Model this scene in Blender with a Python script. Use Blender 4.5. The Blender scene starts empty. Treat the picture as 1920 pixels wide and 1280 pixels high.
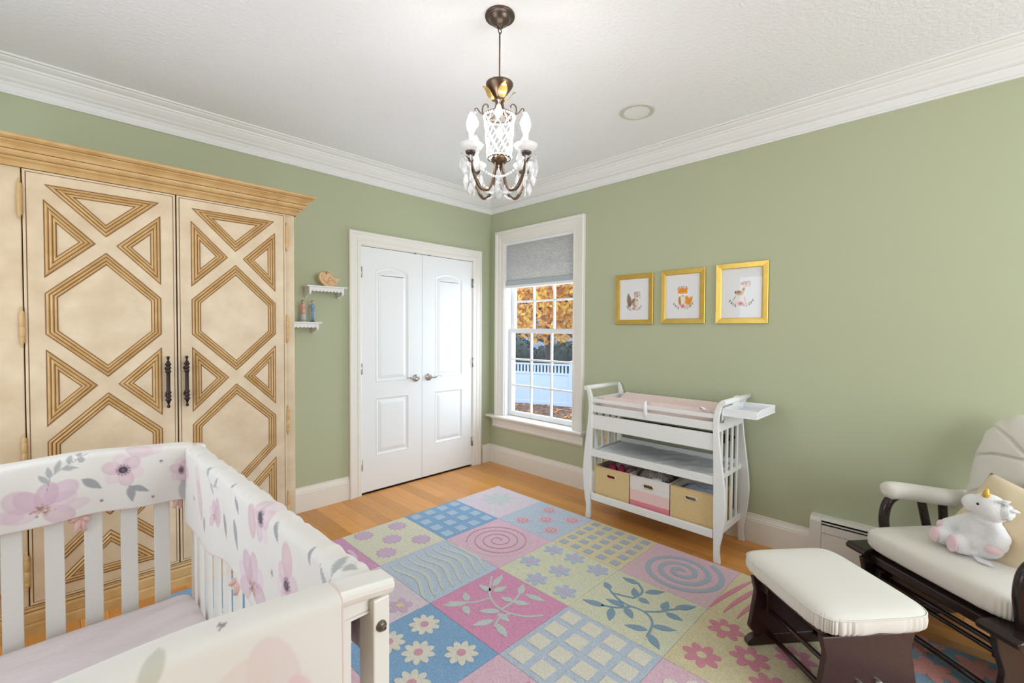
import bpy, bmesh, math, random
import numpy as np
from mathutils import Vector, Matrix
from mathutils.geometry import tessellate_polygon
S = bpy.context.scene
COL = S.collection
PI = math.pi
random.seed(7)
RNG = np.random.default_rng(5)

# ------------------------------------------------------------------ camera, world, lights, exposure
cd = bpy.data.cameras.new('camera'); cam = bpy.data.objects.new('camera', cd); COL.objects.link(cam)
cd.sensor_width = 36.0; cd.lens = 846.5 / 1920 * 36.0; cd.clip_start = 0.02; cd.clip_end = 200
_yaw, _pit, _rol = math.radians(44.775), math.radians(-1.383), math.radians(0.328)
_F = Vector((math.cos(_pit)*math.cos(_yaw), math.cos(_pit)*math.sin(_yaw), math.sin(_pit)))
_R = Vector((math.sin(_yaw), -math.cos(_yaw), 0)); _U = _R.cross(_F)
_R2 = _R*math.cos(_rol) + _U*math.sin(_rol); _U2 = _U*math.cos(_rol) - _R*math.sin(_rol)
_m = Matrix((( _R2.x, _U2.x, -_F.x, -3.15816), (_R2.y, _U2.y, -_F.y, -3.4492), (_R2.z, _U2.z, -_F.z, 1.35432), (0, 0, 0, 1)))
cam.matrix_world = _m
S.camera = cam

w = bpy.data.worlds.new('sky'); S.world = w; w.use_nodes = True
w.node_tree.nodes['Background'].inputs[0].default_value = (0.72, 0.84, 1.0, 1)
w.node_tree.nodes['Background'].inputs[1].default_value = 1.8

def area(name, loc, target, sx, sy, power, color):
    l = bpy.data.lights.new(name, 'AREA'); l.shape = 'RECTANGLE'; l.size = sx; l.size_y = sy
    l.energy = power; l.color = color
    o = bpy.data.objects.new(name, l); COL.objects.link(o); o.location = loc
    d = Vector(target) - Vector(loc)
    o.rotation_euler = d.to_track_quat('-Z', 'Y').to_euler()
    return o
# fill lamps at two added, unseen windows; daylight through the right-hand one
area('fill_near_window', (-1.45, -5.96, 1.45), (-1.7, 0, 1.7), 2.35, 1.55, 43, (0.86, 0.94, 1.0))
area('fill_rear_window', (-4.46, -1.75, 1.45), (0, -1.9, 1.5), 1.55, 1.55, 9.5, (0.86, 0.94, 1.0))
area('daylight_right_window', (0.30, -0.64, 1.2), (-3, -0.9, 1.0), 0.84, 1.2, 14, (0.80, 0.91, 1.0))

S.view_settings.view_transform = 'Standard'; S.view_settings.look = 'None'
S.view_settings.gamma = 1.0; S.view_settings.use_curve_mapping = False
S.view_settings.exposure = 0.71

# ------------------------------------------------------------------ materials
def lin(c):
    return tuple(((x/255)/12.92 if x/255 <= 0.04045 else (((x/255)+0.055)/1.055)**2.4) for x in c)
def mat(name, rgb, rough=0.5, metal=0.0, noise=None, bump=None, rand=0.0, emit=None, spec=0.5, sheen=0.0, coords='Object', stretch=None, rgb2=None, trans=0.0, sss=0.0):
    m = bpy.data.materials.new(name); m.use_nodes = True
    nt = m.node_tree; b = nt.nodes['Principled BSDF']; N = nt.nodes.new; K = nt.links.new
    c = lin(rgb)
    b.inputs['Base Color'].default_value = (*c, 1); b.inputs['Roughness'].default_value = rough
    b.inputs['Metallic'].default_value = metal; b.inputs['Specular IOR Level'].default_value = spec
    if sheen: b.inputs['Sheen Weight'].default_value = sheen
    if trans: b.inputs['Transmission Weight'].default_value = trans
    if emit:
        b.inputs['Emission Color'].default_value = (*lin(emit[0]), 1); b.inputs['Emission Strength'].default_value = emit[1]
    vec = None
    def getvec():
        nonlocal vec
        if vec is None:
            tc = N('ShaderNodeTexCoord'); vec = tc.outputs[coords]
            if stretch or rand:
                mp = N('ShaderNodeMapping'); mp.inputs['Scale'].default_value = stretch or (1, 1, 1)
                if rand:
                    oi = N('ShaderNodeObjectInfo'); mm = N('ShaderNodeMath'); mm.operation = 'MULTIPLY'; mm.inputs[1].default_value = 37.0
                    K(oi.outputs['Random'], mm.inputs[0]); cb = N('ShaderNodeCombineXYZ'); K(mm.outputs[0], cb.inputs[0]); K(mm.outputs[0], cb.inputs[1])
                    K(cb.outputs[0], mp.inputs['Location'])
                K(vec, mp.inputs['Vector']); vec = mp.outputs[0]
        return vec
    col_out = None
    if noise:
        sc, amt = noise
        t = N('ShaderNodeTexNoise'); t.inputs['Scale'].default_value = sc; t.inputs['Detail'].default_value = 5
        K(getvec(), t.inputs['Vector'])
        r = N('ShaderNodeMapRange'); r.inputs['From Min'].default_value = 0.3; r.inputs['From Max'].default_value = 0.7
        K(t.outputs['Fac'], r.inputs['Value'])
        mx = N('ShaderNodeMix'); mx.data_type = 'RGBA'
        c2 = lin(rgb2) if rgb2 else tuple(min(1, x*(1-amt)) for x in c)
        mx.inputs[6].default_value = (*c, 1); mx.inputs[7].default_value = (*c2, 1)
        K(r.outputs[0], mx.inputs[0]); col_out = mx.outputs[2]
    if rand:
        oi2 = N('ShaderNodeObjectInfo'); hs = N('ShaderNodeHueSaturation')
        r2 = N('ShaderNodeMapRange'); r2.inputs['To Min'].default_value = 1-rand; r2.inputs['To Max'].default_value = 1+rand*0.55
        K(oi2.outputs['Random'], r2.inputs['Value']); K(r2.outputs[0], hs.inputs['Value'])
        if col_out: K(col_out, hs.inputs['Color'])
        else: hs.inputs['Color'].default_value = (*c, 1)
        col_out = hs.outputs[0]
    if col_out: K(col_out, b.inputs['Base Color'])
    if bump:
        sc, st, dist = bump
        t = N('ShaderNodeTexNoise'); t.inputs['Scale'].default_value = sc; t.inputs['Detail'].default_value = 3
        K(getvec(), t.inputs['Vector'])
        bp = N('ShaderNodeBump'); bp.inputs['Strength'].default_value = st; bp.inputs['Distance'].default_value = dist
        K(t.outputs['Fac'], bp.inputs['Height']); K(bp.outputs[0], b.inputs['Normal'])
    return m
def attr_mat(name, rough=0.9, bump=None, sheen=0.0):
    m = mat(name, (255, 255, 255), rough, bump=bump, sheen=sheen, spec=0.2)
    nt = m.node_tree; a = nt.nodes.new('ShaderNodeAttribute'); a.attribute_name = 'print'
    nt.links.new(a.outputs['Color'], nt.nodes['Principled BSDF'].inputs['Base Color'])
    return m
def glass_mat(name, tint=(1, 1, 1), refl=0.06, rough=0.0):
    m = bpy.data.materials.new(name); m.use_nodes = True; nt = m.node_tree; nt.nodes.clear()
    o = nt.nodes.new('ShaderNodeOutputMaterial'); t = nt.nodes.new('ShaderNodeBsdfTransparent'); g = nt.nodes.new('ShaderNodeBsdfGlossy')
    t.inputs[0].default_value = (*tint, 1); g.inputs['Roughness'].default_value = rough
    f = nt.nodes.new('ShaderNodeFresnel'); f.inputs[0].default_value = 1.45
    x = nt.nodes.new('ShaderNodeMixShader')
    if refl is None: nt.links.new(f.outputs[0], x.inputs[0])
    else: x.inputs[0].default_value = refl
    nt.links.new(t.outputs[0], x.inputs[1]); nt.links.new(g.outputs[0], x.inputs[2]); nt.links.new(x.outputs[0], o.inputs[0])
    return m
M = {}
M['wall'] = mat('sage_paint', (183, 187, 155), 0.75, bump=(260, 0.08, 0.002), spec=0.25)
M['ceil'] = mat('ceiling_paint', (243, 243, 244), 0.9, bump=(55, 0.35, 0.012), spec=0.1)
M['trim'] = mat('trim_paint', (236, 230, 220), 0.4)
M['crown'] = mat('crown_paint', (236, 234, 230), 0.5)
M['door'] = mat('door_paint', (238, 238, 236), 0.4)
M['floor'] = mat('oak_plank', (230, 165, 92), 0.22, noise=(6, 0.3), rgb2=(208, 138, 64), rand=0.2, stretch=(9, 0.8, 1), spec=0.4)
M['subfloor'] = mat('subfloor', (70, 42, 20), 0.9)
M['steel'] = mat('brushed_nickel', (190, 186, 180), 0.25, 1.0)
M['armoire'] = mat('antique_cream_wood', (224, 202, 170), 0.42, noise=(9, 0.12), rgb2=(207, 181, 147))
M['armoire_mold'] = mat('golden_glazed_wood', (212, 175, 120), 0.45, noise=(14, 0.15), rgb2=(192, 150, 92))
M['glaze'] = mat('dark_glaze', (130, 88, 46), 0.6)
M['gap'] = mat('shadow_gap_brown', (58, 34, 14), 0.8)  # dark brown sheets standing in for the shade inside gaps
M['iron'] = mat('oil_rubbed_bronze', (52, 40, 34), 0.35, 0.6)
M['boltsteel'] = mat('bolt_steel', (124, 116, 106), 0.35, 0.8)
M['crib'] = mat('crib_enamel', (233, 229, 222), 0.35)
M['table'] = mat('table_enamel', (238, 236, 232), 0.38)
M['espresso'] = mat('espresso_wood', (46, 28, 26), 0.28, noise=(5, 0.4), rgb2=(62, 34, 28), stretch=(2, 14, 14))
M['espresso_dark'] = mat('dark_espresso_wood', (34, 24, 24), 0.25, noise=(5, 0.4), rgb2=(44, 28, 26), stretch=(2, 14, 14))
M['cushion'] = mat('ivory_twill', (226, 220, 210), 0.9, bump=(900, 0.12, 0.0015), sheen=0.2, spec=0.2)
M['piping'] = mat('cushion_seam', (196, 186, 172), 0.9)
M['tan'] = mat('tan_pillow_cloth', (218, 199, 166), 0.85, bump=(500, 0.15, 0.002), sheen=0.2)
M['plush'] = mat('white_plush', (240, 238, 238), 0.95, bump=(260, 0.6, 0.006), sheen=0.5)
M['plushpink'] = mat('pink_plush', (236, 202, 208), 0.95, bump=(300, 0.3, 0.003), sheen=0.4)
M['goldcloth'] = mat('gold_lame', (236, 188, 78), 0.35, 0.5)
M['black'] = mat('black_plastic', (16, 15, 16), 0.4)
M['pinkpad'] = mat('pink_minky', (240, 214, 208), 0.9, bump=(170, 0.5, 0.006), sheen=0.4)
M['sheet'] = mat('fitted_sheet', (222, 208, 208), 0.85, noise=(5, 0.06), bump=(9, 0.35, 0.03), stretch=(1, 2.5, 1))
M['white'] = mat('white_plastic', (240, 240, 242), 0.3)
M['liner'] = mat('grey_white_sheet', (224, 225, 226), 0.6, bump=(14, 0.3, 0.02))
M['goldbin'] = mat('gold_canvas', (226, 196, 142), 0.6, noise=(90, 0.1), bump=(400, 0.2, 0.002))
M['binlining'] = mat('bin_lining', (196, 186, 176), 0.9)
M['blush1'] = mat('ombre_white', (232, 224, 220), 0.8); M['blush2'] = mat('ombre_blush', (236, 200, 194), 0.8); M['blush3'] = mat('ombre_rose', (226, 134, 146), 0.8)
M['grommet'] = mat('grommet_brass', (236, 214, 178), 0.3, 0.7)
M['magenta'] = mat('magenta_knit', (170, 40, 82), 0.8); M['mauve'] = mat('mauve_knit', (196, 150, 156), 0.9)
M['red'] = mat('red_cloth', (168, 28, 44), 0.8)
M['tulle'] = mat('grey_tulle', (200, 186, 180), 0.95, bump=(120, 1.0, 0.02))
M['bluewhite'] = mat('pale_blue_cloth', (198, 206, 222), 0.9)
M['brass'] = mat('gold_frame', (214, 178, 88), 0.34, 0.7, noise=(30, 0.12), bump=(180, 0.1, 0.001))
M['mat_board'] = mat('white_mat_board', (238, 236, 234), 0.8)
M['bronze'] = mat('chandelier_bronze', (112, 92, 76), 0.35, 0.85)
M['darkbronze'] = mat('dark_bronze', (98, 86, 78), 0.35, 0.8)
M['bead'] = mat('crystal_bead', (250, 250, 250), 0.08, emit=None, spec=0.8)
M['bulb'] = mat('lit_bulb', (255, 250, 240), 0.4, emit=((255, 251, 248), 52))
M['candle'] = mat('candle_sleeve', (246, 240, 230), 0.5)
M['frost'] = mat('frosted_glass', (250, 248, 244), 0.3, sss=0.1)
M['gilt'] = mat('gilt_petal', (196, 160, 96), 0.35, 0.7)
M['shade'] = mat('shade_cloth', (230, 231, 232), 0.9)
_n = M['shade'].node_tree; _p = _n.nodes['Principled BSDF']; _t = _n.nodes.new('ShaderNodeBsdfTranslucent'); _t.inputs[0].default_value = (.86, .80, .72, 1)
_x = _n.nodes.new('ShaderNodeMixShader'); _x.inputs[0].default_value = .3; _n.links.new(_p.outputs[0], _x.inputs[1]); _n.links.new(_t.outputs[0], _x.inputs[2]); _n.links.new(_x.outputs[0], _n.nodes['Material Output'].inputs[0])
M['shadeband'] = mat('shade_band', (178, 184, 188), 0.8)
M['vinyl'] = mat('white_vinyl', (238, 238, 238), 0.35)
M['pane'] = glass_mat('window_glass', (0.97, 0.985, 1.0), 0.04)
M['picture_glass'] = glass_mat('picture_glass', (1, 1, 1), 0.018)
M['crystal'] = glass_mat('crystal', (0.97, 0.975, 0.98), None)
_n = M['crystal'].node_tree; _o = _n.nodes['Material Output']; _g = _o.inputs[0].links[0].from_socket; _d = _n.nodes.new('ShaderNodeBsdfDiffuse'); _d.inputs[0].default_value = (.95, .95, .96, 1)
_x = _n.nodes.new('ShaderNodeMixShader'); _x.inputs[0].default_value = .38; _n.links.new(_g, _x.inputs[1]); _n.links.new(_d.outputs[0], _x.inputs[2]); _n.links.new(_x.outputs[0], _o.inputs[0])
M['heater'] = mat('heater_enamel', (226, 221, 212), 0.4)
M['slot'] = mat('heater_slot', (22, 20, 18), 0.8)
M['woodbird'] = mat('birch_ply', (232, 188, 140), 0.5, noise=(20, 0.15))
M['woodcut'] = mat('burnt_line', (160, 104, 60), 0.7)
M['skin'] = mat('figurine_skin', (222, 178, 150), 0.5); M['fpink'] = mat('figurine_pink', (224, 160, 146), 0.5)
M['fblue'] = mat('figurine_blue', (138, 160, 190), 0.5); M['fgrey'] = mat('figurine_grey', (186, 184, 186), 0.5)
M['fbrown'] = mat('figurine_brown', (96, 64, 44), 0.6); M['fdark'] = mat('figurine_dark', (52, 54, 66), 0.6)
M['outlet'] = mat('ivory_ornate_plate', (226, 204, 160), 0.45, noise=(60, 0.3))
M['speaker'] = mat('speaker_grille', (240, 240, 240), 0.6); M['speaker_rim'] = mat('speaker_rim', (206, 201, 188), 0.5)
M['fence'] = mat('fence_vinyl', (188, 204, 230), 0.5)
M['litter'] = mat('leaf_litter', (150, 112, 84), 0.95, noise=(9, 0.6), rgb2=(96, 66, 46), bump=(30, 0.8, 0.05))
M['leafy'] = mat('yellow_leaf', (250, 200, 78), 0.7, rand=0.2); M['leafo'] = mat('orange_leaf', (244, 172, 84), 0.7); M['leafg'] = mat('brown_leaf', (190, 130, 84), 0.8)
M['bark'] = mat('bark', (86, 72, 62), 0.95, noise=(20, 0.4)); M['shrub'] = mat('evergreen', (66, 84, 78), 0.9, noise=(6, 0.4))
M['siding'] = mat('grey_blue_siding', (150, 162, 178), 0.8)

# ------------------------------------------------------------------ mesh builder
class MB:
    def __init__(s): s.v = []; s.f = []; s.mi = []; s.sm = []
    def add(s, vs, fs, smooth=False, mi=0):
        o = len(s.v); s.v.extend([tuple(x) for x in vs])
        for k, f in enumerate(fs):
            s.f.append(tuple(i+o for i in f)); s.sm.append(smooth); s.mi.append(mi[k] if isinstance(mi, (list, tuple)) else mi)
        return s
    def box(s, x0, x1, y0, y1, z0, z1, mi=0):
        v = [(x, y, z) for x in (x0, x1) for y in (y0, y1) for z in (z0, z1)]
        return s.add(v, [(0, 1, 3, 2), (4, 6, 7, 5), (0, 4, 5, 1), (2, 3, 7, 6), (0, 2, 6, 4), (1, 5, 7, 3)], mi=mi)
    def tube(s, path, r, n=10, caps=True, closed=False, mi=0, flat=None):
        P = [Vector(p) for p in path]; N = len(P); rr = r if isinstance(r, (list, tuple)) else [r]*N
        vs = []; up = None
        for i in range(N):
            if closed: t = P[(i+1) % N]-P[i-1]
            else: t = P[min(i+1, N-1)]-P[max(i-1, 0)]
            t.normalize()
            if up is None:
                up = Vector((0, 0, 1)) if abs(t.z) < 0.9 else Vector((1, 0, 0))
            a = t.cross(up); a.normalize(); b = a.cross(t); b.normalize(); up = b
            fa, fb = flat if flat else (1, 1)
            for k in range(n):
                an = 2*PI*k/n; vs.append(P[i]+a*(math.cos(an)*rr[i]*fa)+b*(math.sin(an)*rr[i]*fb))
        fs = []
        for i in range(N if closed else N-1):
            j = (i+1) % N
            for k in range(n): fs.append((i*n+k, i*n+(k+1) % n, j*n+(k+1) % n, j*n+k))
        s.add(vs, fs, True, mi)
        if caps and not closed:
            o = len(s.v)-len(vs)
            for base in (0, (N-1)*n):
                s.f.append(tuple(o+base+k for k in range(n))); s.sm.append(False); s.mi.append(mi)
        return s
    def cyl(s, p0, p1, r, r1=None, n=16, mi=0):
        return s.tube([p0, p1], [r, r if r1 is None else r1], n, mi=mi)
    def lathe(s, prof, c=(0, 0, 0), n=24, axis='z', mi=0, smooth=True, ripple=None):
        vs = []
        for (r, h) in prof:
            for k in range(n):
                a = 2*PI*k/n; q = r*(1+(ripple[0]*math.cos(ripple[1]*a) if ripple else 0))
                x, y = q*math.cos(a), q*math.sin(a)
                p = (x, y, h) if axis == 'z' else ((h, x, y) if axis == 'x' else (x, h, y))
                vs.append((c[0]+p[0], c[1]+p[1], c[2]+p[2]))
        fs = []
        for i in range(len(prof)-1):
            for k in range(n): fs.append((i*n+k, i*n+(k+1) % n, (i+1)*n+(k+1) % n, (i+1)*n+k))
        return s.add(vs, fs, smooth, mi)
    def prism(s, poly, m0, m1, mi=0, smooth=False):
        """poly: list of 2-D points; m0/m1 map a point to 3-D at either end"""
        n = len(poly); tri = tessellate_polygon([[Vector((p[0], p[1], 0)) for p in poly]])
        vs = [m0(p) for p in poly]+[m1(p) for p in poly]
        fs = [tuple(t) for t in tri]+[tuple(i+n for i in reversed(t)) for t in tri]
        s.add(vs, fs, False, mi)
        o = len(s.v)-2*n
        for i in range(n):
            j = (i+1) % n; s.f.append((o+i, o+j, o+n+j, o+n+i)); s.sm.append(smooth); s.mi.append(mi)
        return s
    def plate(s, outer, holes, f, mi=0):
        loops = [outer]+holes; flat = [p for l in loops for p in l]
        tri = tessellate_polygon([[Vector((p[0], p[1], 0)) for p in l] for l in loops])
        return s.add([f(p) for p in flat], [tuple(t) for t in tri], False, mi)
    def ring(s, poly, prof, f, closed=True, mi=None, fill=False, smooth=False):
        """prof: (t, d): inset t (positive = inwards for a CCW polygon), height d; f(a, b, d) -> 3-D"""
        loops = [[(*p, d) for p in inset(poly, t, closed)] for t, d in prof]
        n = len(poly); vs = [f(*p) for l in loops for p in l]; fs = []; ms = []
        for i in range(len(prof)-1):
            for k in range(n if closed else n-1):
                j = (k+1) % n; fs.append((i*n+k, i*n+j, (i+1)*n+j, (i+1)*n+k)); ms.append(mi[i] if mi else 0)
        if fill:
            fs.append(tuple((len(prof)-1)*n+k for k in range(n))); ms.append(mi[-1] if mi else 0)
        return s.add(vs, fs, smooth, ms)
    def sq(s, c, r, e1=1.0, e2=1.0, nu=20, nv=12, rot=None, disp=None, mi=0):
        """superquadric pad"""
        pw = lambda x, e: math.copysign(abs(x)**e, x)
        vs = []
        for j in range(nv+1):
            ph = -PI/2+PI*j/nv; cp, sp = pw(math.cos(ph), e1), pw(math.sin(ph), e1)
            for i in range(nu):
                th = 2*PI*i/nu; p = Vector((r[0]*cp*pw(math.cos(th), e2), r[1]*cp*pw(math.sin(th), e2), r[2]*sp))
                if disp: p = Vector(disp(p, th, ph))
                if rot: p = rot @ p
                vs.append((p.x+c[0], p.y+c[1], p.z+c[2]))
        fs = [(j*nu+i, j*nu+(i+1) % nu, (j+1)*nu+(i+1) % nu, (j+1)*nu+i) for j in range(nv) for i in range(nu)]
        return s.add(vs, fs, True, mi)
    def grid(s, fn, nu, nv, mi=0, smooth=True):
        vs = [fn(i/nu, j/nv) for j in range(nv+1) for i in range(nu+1)]
        fs = [(j*(nu+1)+i, j*(nu+1)+i+1, (j+1)*(nu+1)+i+1, (j+1)*(nu+1)+i) for j in range(nv) for i in range(nu)]
        return s.add(vs, fs, smooth, mi)
    def build(s, name, mats, parent=None, bevel=0, seg=2, solid=0, sub=0, remesh=0, fix=True, loc=None):
        me = bpy.data.meshes.new(name); me.from_pydata(s.v, [], s.f)
        for m in (mats if isinstance(mats, (list, tuple)) else [mats]): me.materials.append(M[m] if isinstance(m, str) else m)
        me.polygons.foreach_set('material_index', s.mi); me.polygons.foreach_set('use_smooth', s.sm)
        if fix:
            bm = bmesh.new(); bm.from_mesh(me); bmesh.ops.remove_doubles(bm, verts=bm.verts, dist=1e-5)
            bmesh.ops.recalc_face_normals(bm, faces=bm.faces); bm.to_mesh(me); bm.free()
        me.update()
        o = bpy.data.objects.new(name, me); COL.objects.link(o)
        if parent: o.parent = parent
        if loc: o.location = loc
        if remesh:
            r = o.modifiers.new('r', 'REMESH'); r.mode = 'VOXEL'; r.voxel_size = remesh; r.use_smooth_shade = True
            q = o.modifiers.new('s', 'SMOOTH'); q.iterations = 6; q.factor = 0.5
        if solid:
            q = o.modifiers.new('t', 'SOLIDIFY'); q.thickness = solid; q.offset = 0
        if bevel:
            q = o.modifiers.new('b', 'BEVEL'); q.width = bevel; q.segments = seg; q.limit_method = 'ANGLE'; q.angle_limit = math.radians(40)
        if sub:
            q = o.modifiers.new('u', 'SUBSURF'); q.levels = sub; q.render_levels = sub
        return o
def inset(poly, t, closed=True):
    n = len(poly); out = []
    for i in range(n):
        p = Vector(poly[i]); a = Vector(poly[i-1]); b = Vector(poly[(i+1) % n])
        d0 = (p-a).normalized() if (closed or i > 0) else None
        d1 = (b-p).normalized() if (closed or i < n-1) else None
        d0 = d0 or d1; d1 = d1 or d0
        n0 = Vector((-d0.y, d0.x)); n1 = Vector((-d1.y, d1.x)); mm = n0+n1
        q = p+mm*(t/max(1e-6, 1+n0.dot(n1)))
        out.append((q.x, q.y))
    return out
def thing(name, label, cat, loc=(0, 0, 0), rz=0.0, group=None):
    o = bpy.data.objects.new(name, None); COL.objects.link(o); o.empty_display_size = 0.1
    o.location = loc; o.rotation_euler = (0, 0, rz); o['label'] = label; o['category'] = cat
    if group: o['group'] = group
    return o
def tag(o, label, cat, group=None):
    o['label'] = label; o['category'] = cat
    if group: o['group'] = group
    return o
def struct(o, label=None):
    o['kind'] = 'structure'
    if label: o['label'] = label
    return o
def sempty(name):
    o = bpy.data.objects.new(name, None); COL.objects.link(o); o['kind'] = 'structure'; return o
def dupe(o, name=None, parent=None):
    c = o.copy(); COL.objects.link(c)
    if parent: c.parent = parent
    if name: c.name = name
    return c
def rect(a0, a1, b0, b1): return [(a0, b0), (a1, b0), (a1, b1), (a0, b1)]
LW = lambda y0=0.0: (lambda a, b, d: (a, y0-d, b))          # plane facing -y (left wall)
RW = lambda x0=0.0: (lambda a, b, d: (x0-d, a, b))          # plane facing -x (right wall)
def arc(cx, cy, r, a0, a1, n): return [(cx+r*math.cos(math.radians(a0+(a1-a0)*i/n)), cy+r*math.sin(math.radians(a0+(a1-a0)*i/n))) for i in range(n+1)]

# ------------------------------------------------------------------ room shell
XN, YN, H = -4.3, -5.8, 2.69
fl = struct(MB().box(XN-.15, .15, YN-.15, .15, -.06, -.009).build('floor', 'subfloor'))
unit = None
pw_ = 0.1
k = 0; x = -0.0
while x > XN+0.02:
    y = 0.0; first = True
    while y > YN+0.01:
        ln = random.uniform(0.7, 1.7) if not first else random.uniform(0.35, 1.4)
        first = False
        y1 = max(YN, y-ln); x1 = max(XN, x-pw_)
        if y1 < YN+0.25: y1 = YN
        if unit is None:
            o = MB().box(-.5, .5, -.5, .5, -.009, 0).build('plank', 'floor', fl); unit = o
        else: o = dupe(unit, 'plank', fl)
        o.location = ((x+x1)/2, (y+y1)/2, 0); o.scale = (x-x1-.0012, y-y1-.0014, 1)
        y = y1; k += 1
    x -= pw_
struct(MB().box(XN-.15, .15, YN-.15, .15, H, H+.1).build('ceiling', 'ceil'))
# left wall with the closet opening
DX0, DX1, DZ = -1.432, -0.234, 2.046
mb = MB(); mb.box(XN-.15, DX0, 0, .15, 0, H); mb.box(DX1, .15, 0, .15, 0, H); mb.box(DX0, DX1, 0, .15, DZ, H); mb.box(DX0, DX1, .12, .15, 0, DZ)
struct(mb.build('wall_left', 'wall'))
WY0, WY1, WZ0, WZ1 = -1.075, -0.208, 0.49, 2.232
mb = MB(); mb.box(0, .16, YN-.15, WY0, 0, H); mb.box(0, .16, WY1, 0, 0, H); mb.box(0, .16, WY0, WY1, WZ1, H); mb.box(0, .16, WY0, WY1, 0, WZ0)
struct(mb.build('wall_right', 'wall'))
def windowed_wall(name, axis):
    mb = MB()
    if axis == 'near':
        a0, a1 = -2.65, -0.25
        mb.box(XN-.15, a0, YN-.15, YN, 0, H); mb.box(a1, 0, YN-.15, YN, 0, H); mb.box(a0, a1, YN-.15, YN, 0, .65); mb.box(a0, a1, YN-.15, YN, 2.25, H)
    else:
        a0, a1 = -2.55, -0.95
        mb.box(XN-.15, XN, YN, a0, 0, H); mb.box(XN-.15, XN, a1, 0, 0, H); mb.box(XN-.15, XN, a0, a1, 0, .65); mb.box(XN-.15, XN, a0, a1, 2.25, H)
    return struct(mb.build(name, 'wall'))
windowed_wall('wall_near', 'near'); windowed_wall('wall_rear', 'rear')
def plain_window(name, f, a0, a1):
    r = sempty(name); mb = MB()
    pr = [(0, 0), (0, .02), (-.1, .024), (-.1, 0)]
    mb.ring(rect(a0, a1, .65, 2.25), pr, f); mb.build('window_casing', 'trim', r)
    mb = MB(); c = (a0+a1)/2
    for (p0, p1, q0, q1) in ((a0, a1, .65, .70), (a0, a1, 2.2, 2.25), (a0, a0+.05, .7, 2.2), (a1-.05, a1, .7, 2.2), (c-.025, c+.025, .7, 2.2)):
        A = f(p0, q0, -.05); B = f(p1, q1, -.09)
        mb.box(min(A[0], B[0]), max(A[0], B[0]), min(A[1], B[1]), max(A[1], B[1]), q0, q1)
    mb.build('window_frame', 'vinyl', r)
plain_window('unseen_window_2', lambda a, b, d: (a, YN+d, b), -2.65, -0.25)  # unseen window added in the near wall to carry fill light
plain_window('unseen_window_3', lambda a, b, d: (XN+d, a, b), -2.55, -0.95)  # unseen window, its position chosen for the fill light
# crown mouldings
CP = [(0, 2.537), (.013, 2.537), (.016, 2.545), (.011, 2.551), (.011, 2.578), (.018, 2.583), (.021, 2.59), (.015, 2.597), (.03, 2.603), (.036, 2.612), (.05, 2.622), (.068, 2.640), (.075, 2.652), (.083, 2.652), (.086, 2.662), (.104, 2.668), (.118, 2.676), (.122, 2.682), (.138, 2.682), (.14, 2.69), (0, 2.69)]
for i, (m0, m1) in enumerate([(lambda p: (XN+p[0], -p[0], p[1]), lambda p: (-p[0], -p[0], p[1])),
                              (lambda p: (-p[0], -p[0], p[1]), lambda p: (-p[0], YN+p[0], p[1])),
                              (lambda p: (XN+p[0], YN+p[0], p[1]), lambda p: (-p[0], YN+p[0], p[1])),
                              (lambda p: (XN+p[0], -p[0], p[1]), lambda p: (XN+p[0], YN+p[0], p[1]))]):
    struct(MB().prism(CP, m0, m1).build('trim_%d' % (i+1), 'crown'), 'white stepped crown moulding')
BP = [(0, 0), (.016, 0), (.016, .138), (.0135, .143), (.0135, .150), (.010, .156), (.006, .172), (.006, .18), (0, .182)]
mb = MB()
mb.prism(BP, lambda p: (XN, -p[0], p[1]), lambda p: (-1.529, -p[0], p[1])); mb.prism(BP, lambda p: (-.115, -p[0], p[1]), lambda p: (-p[0], -p[0], p[1]))
struct(mb.build('baseboard_left', 'trim'))
struct(MB().prism(BP, lambda p: (-p[0], -p[0], p[1]), lambda p: (-p[0], -2.845, p[1])).build('baseboard_right', 'trim'))
struct(MB().prism(BP, lambda p: (XN, YN+p[0], p[1]), lambda p: (0, YN+p[0], p[1])).build('baseboard_near', 'trim'))
struct(MB().prism(BP, lambda p: (XN+p[0], 0, p[1]), lambda p: (XN+p[0], YN, p[1])).build('baseboard_rear', 'trim'))
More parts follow.
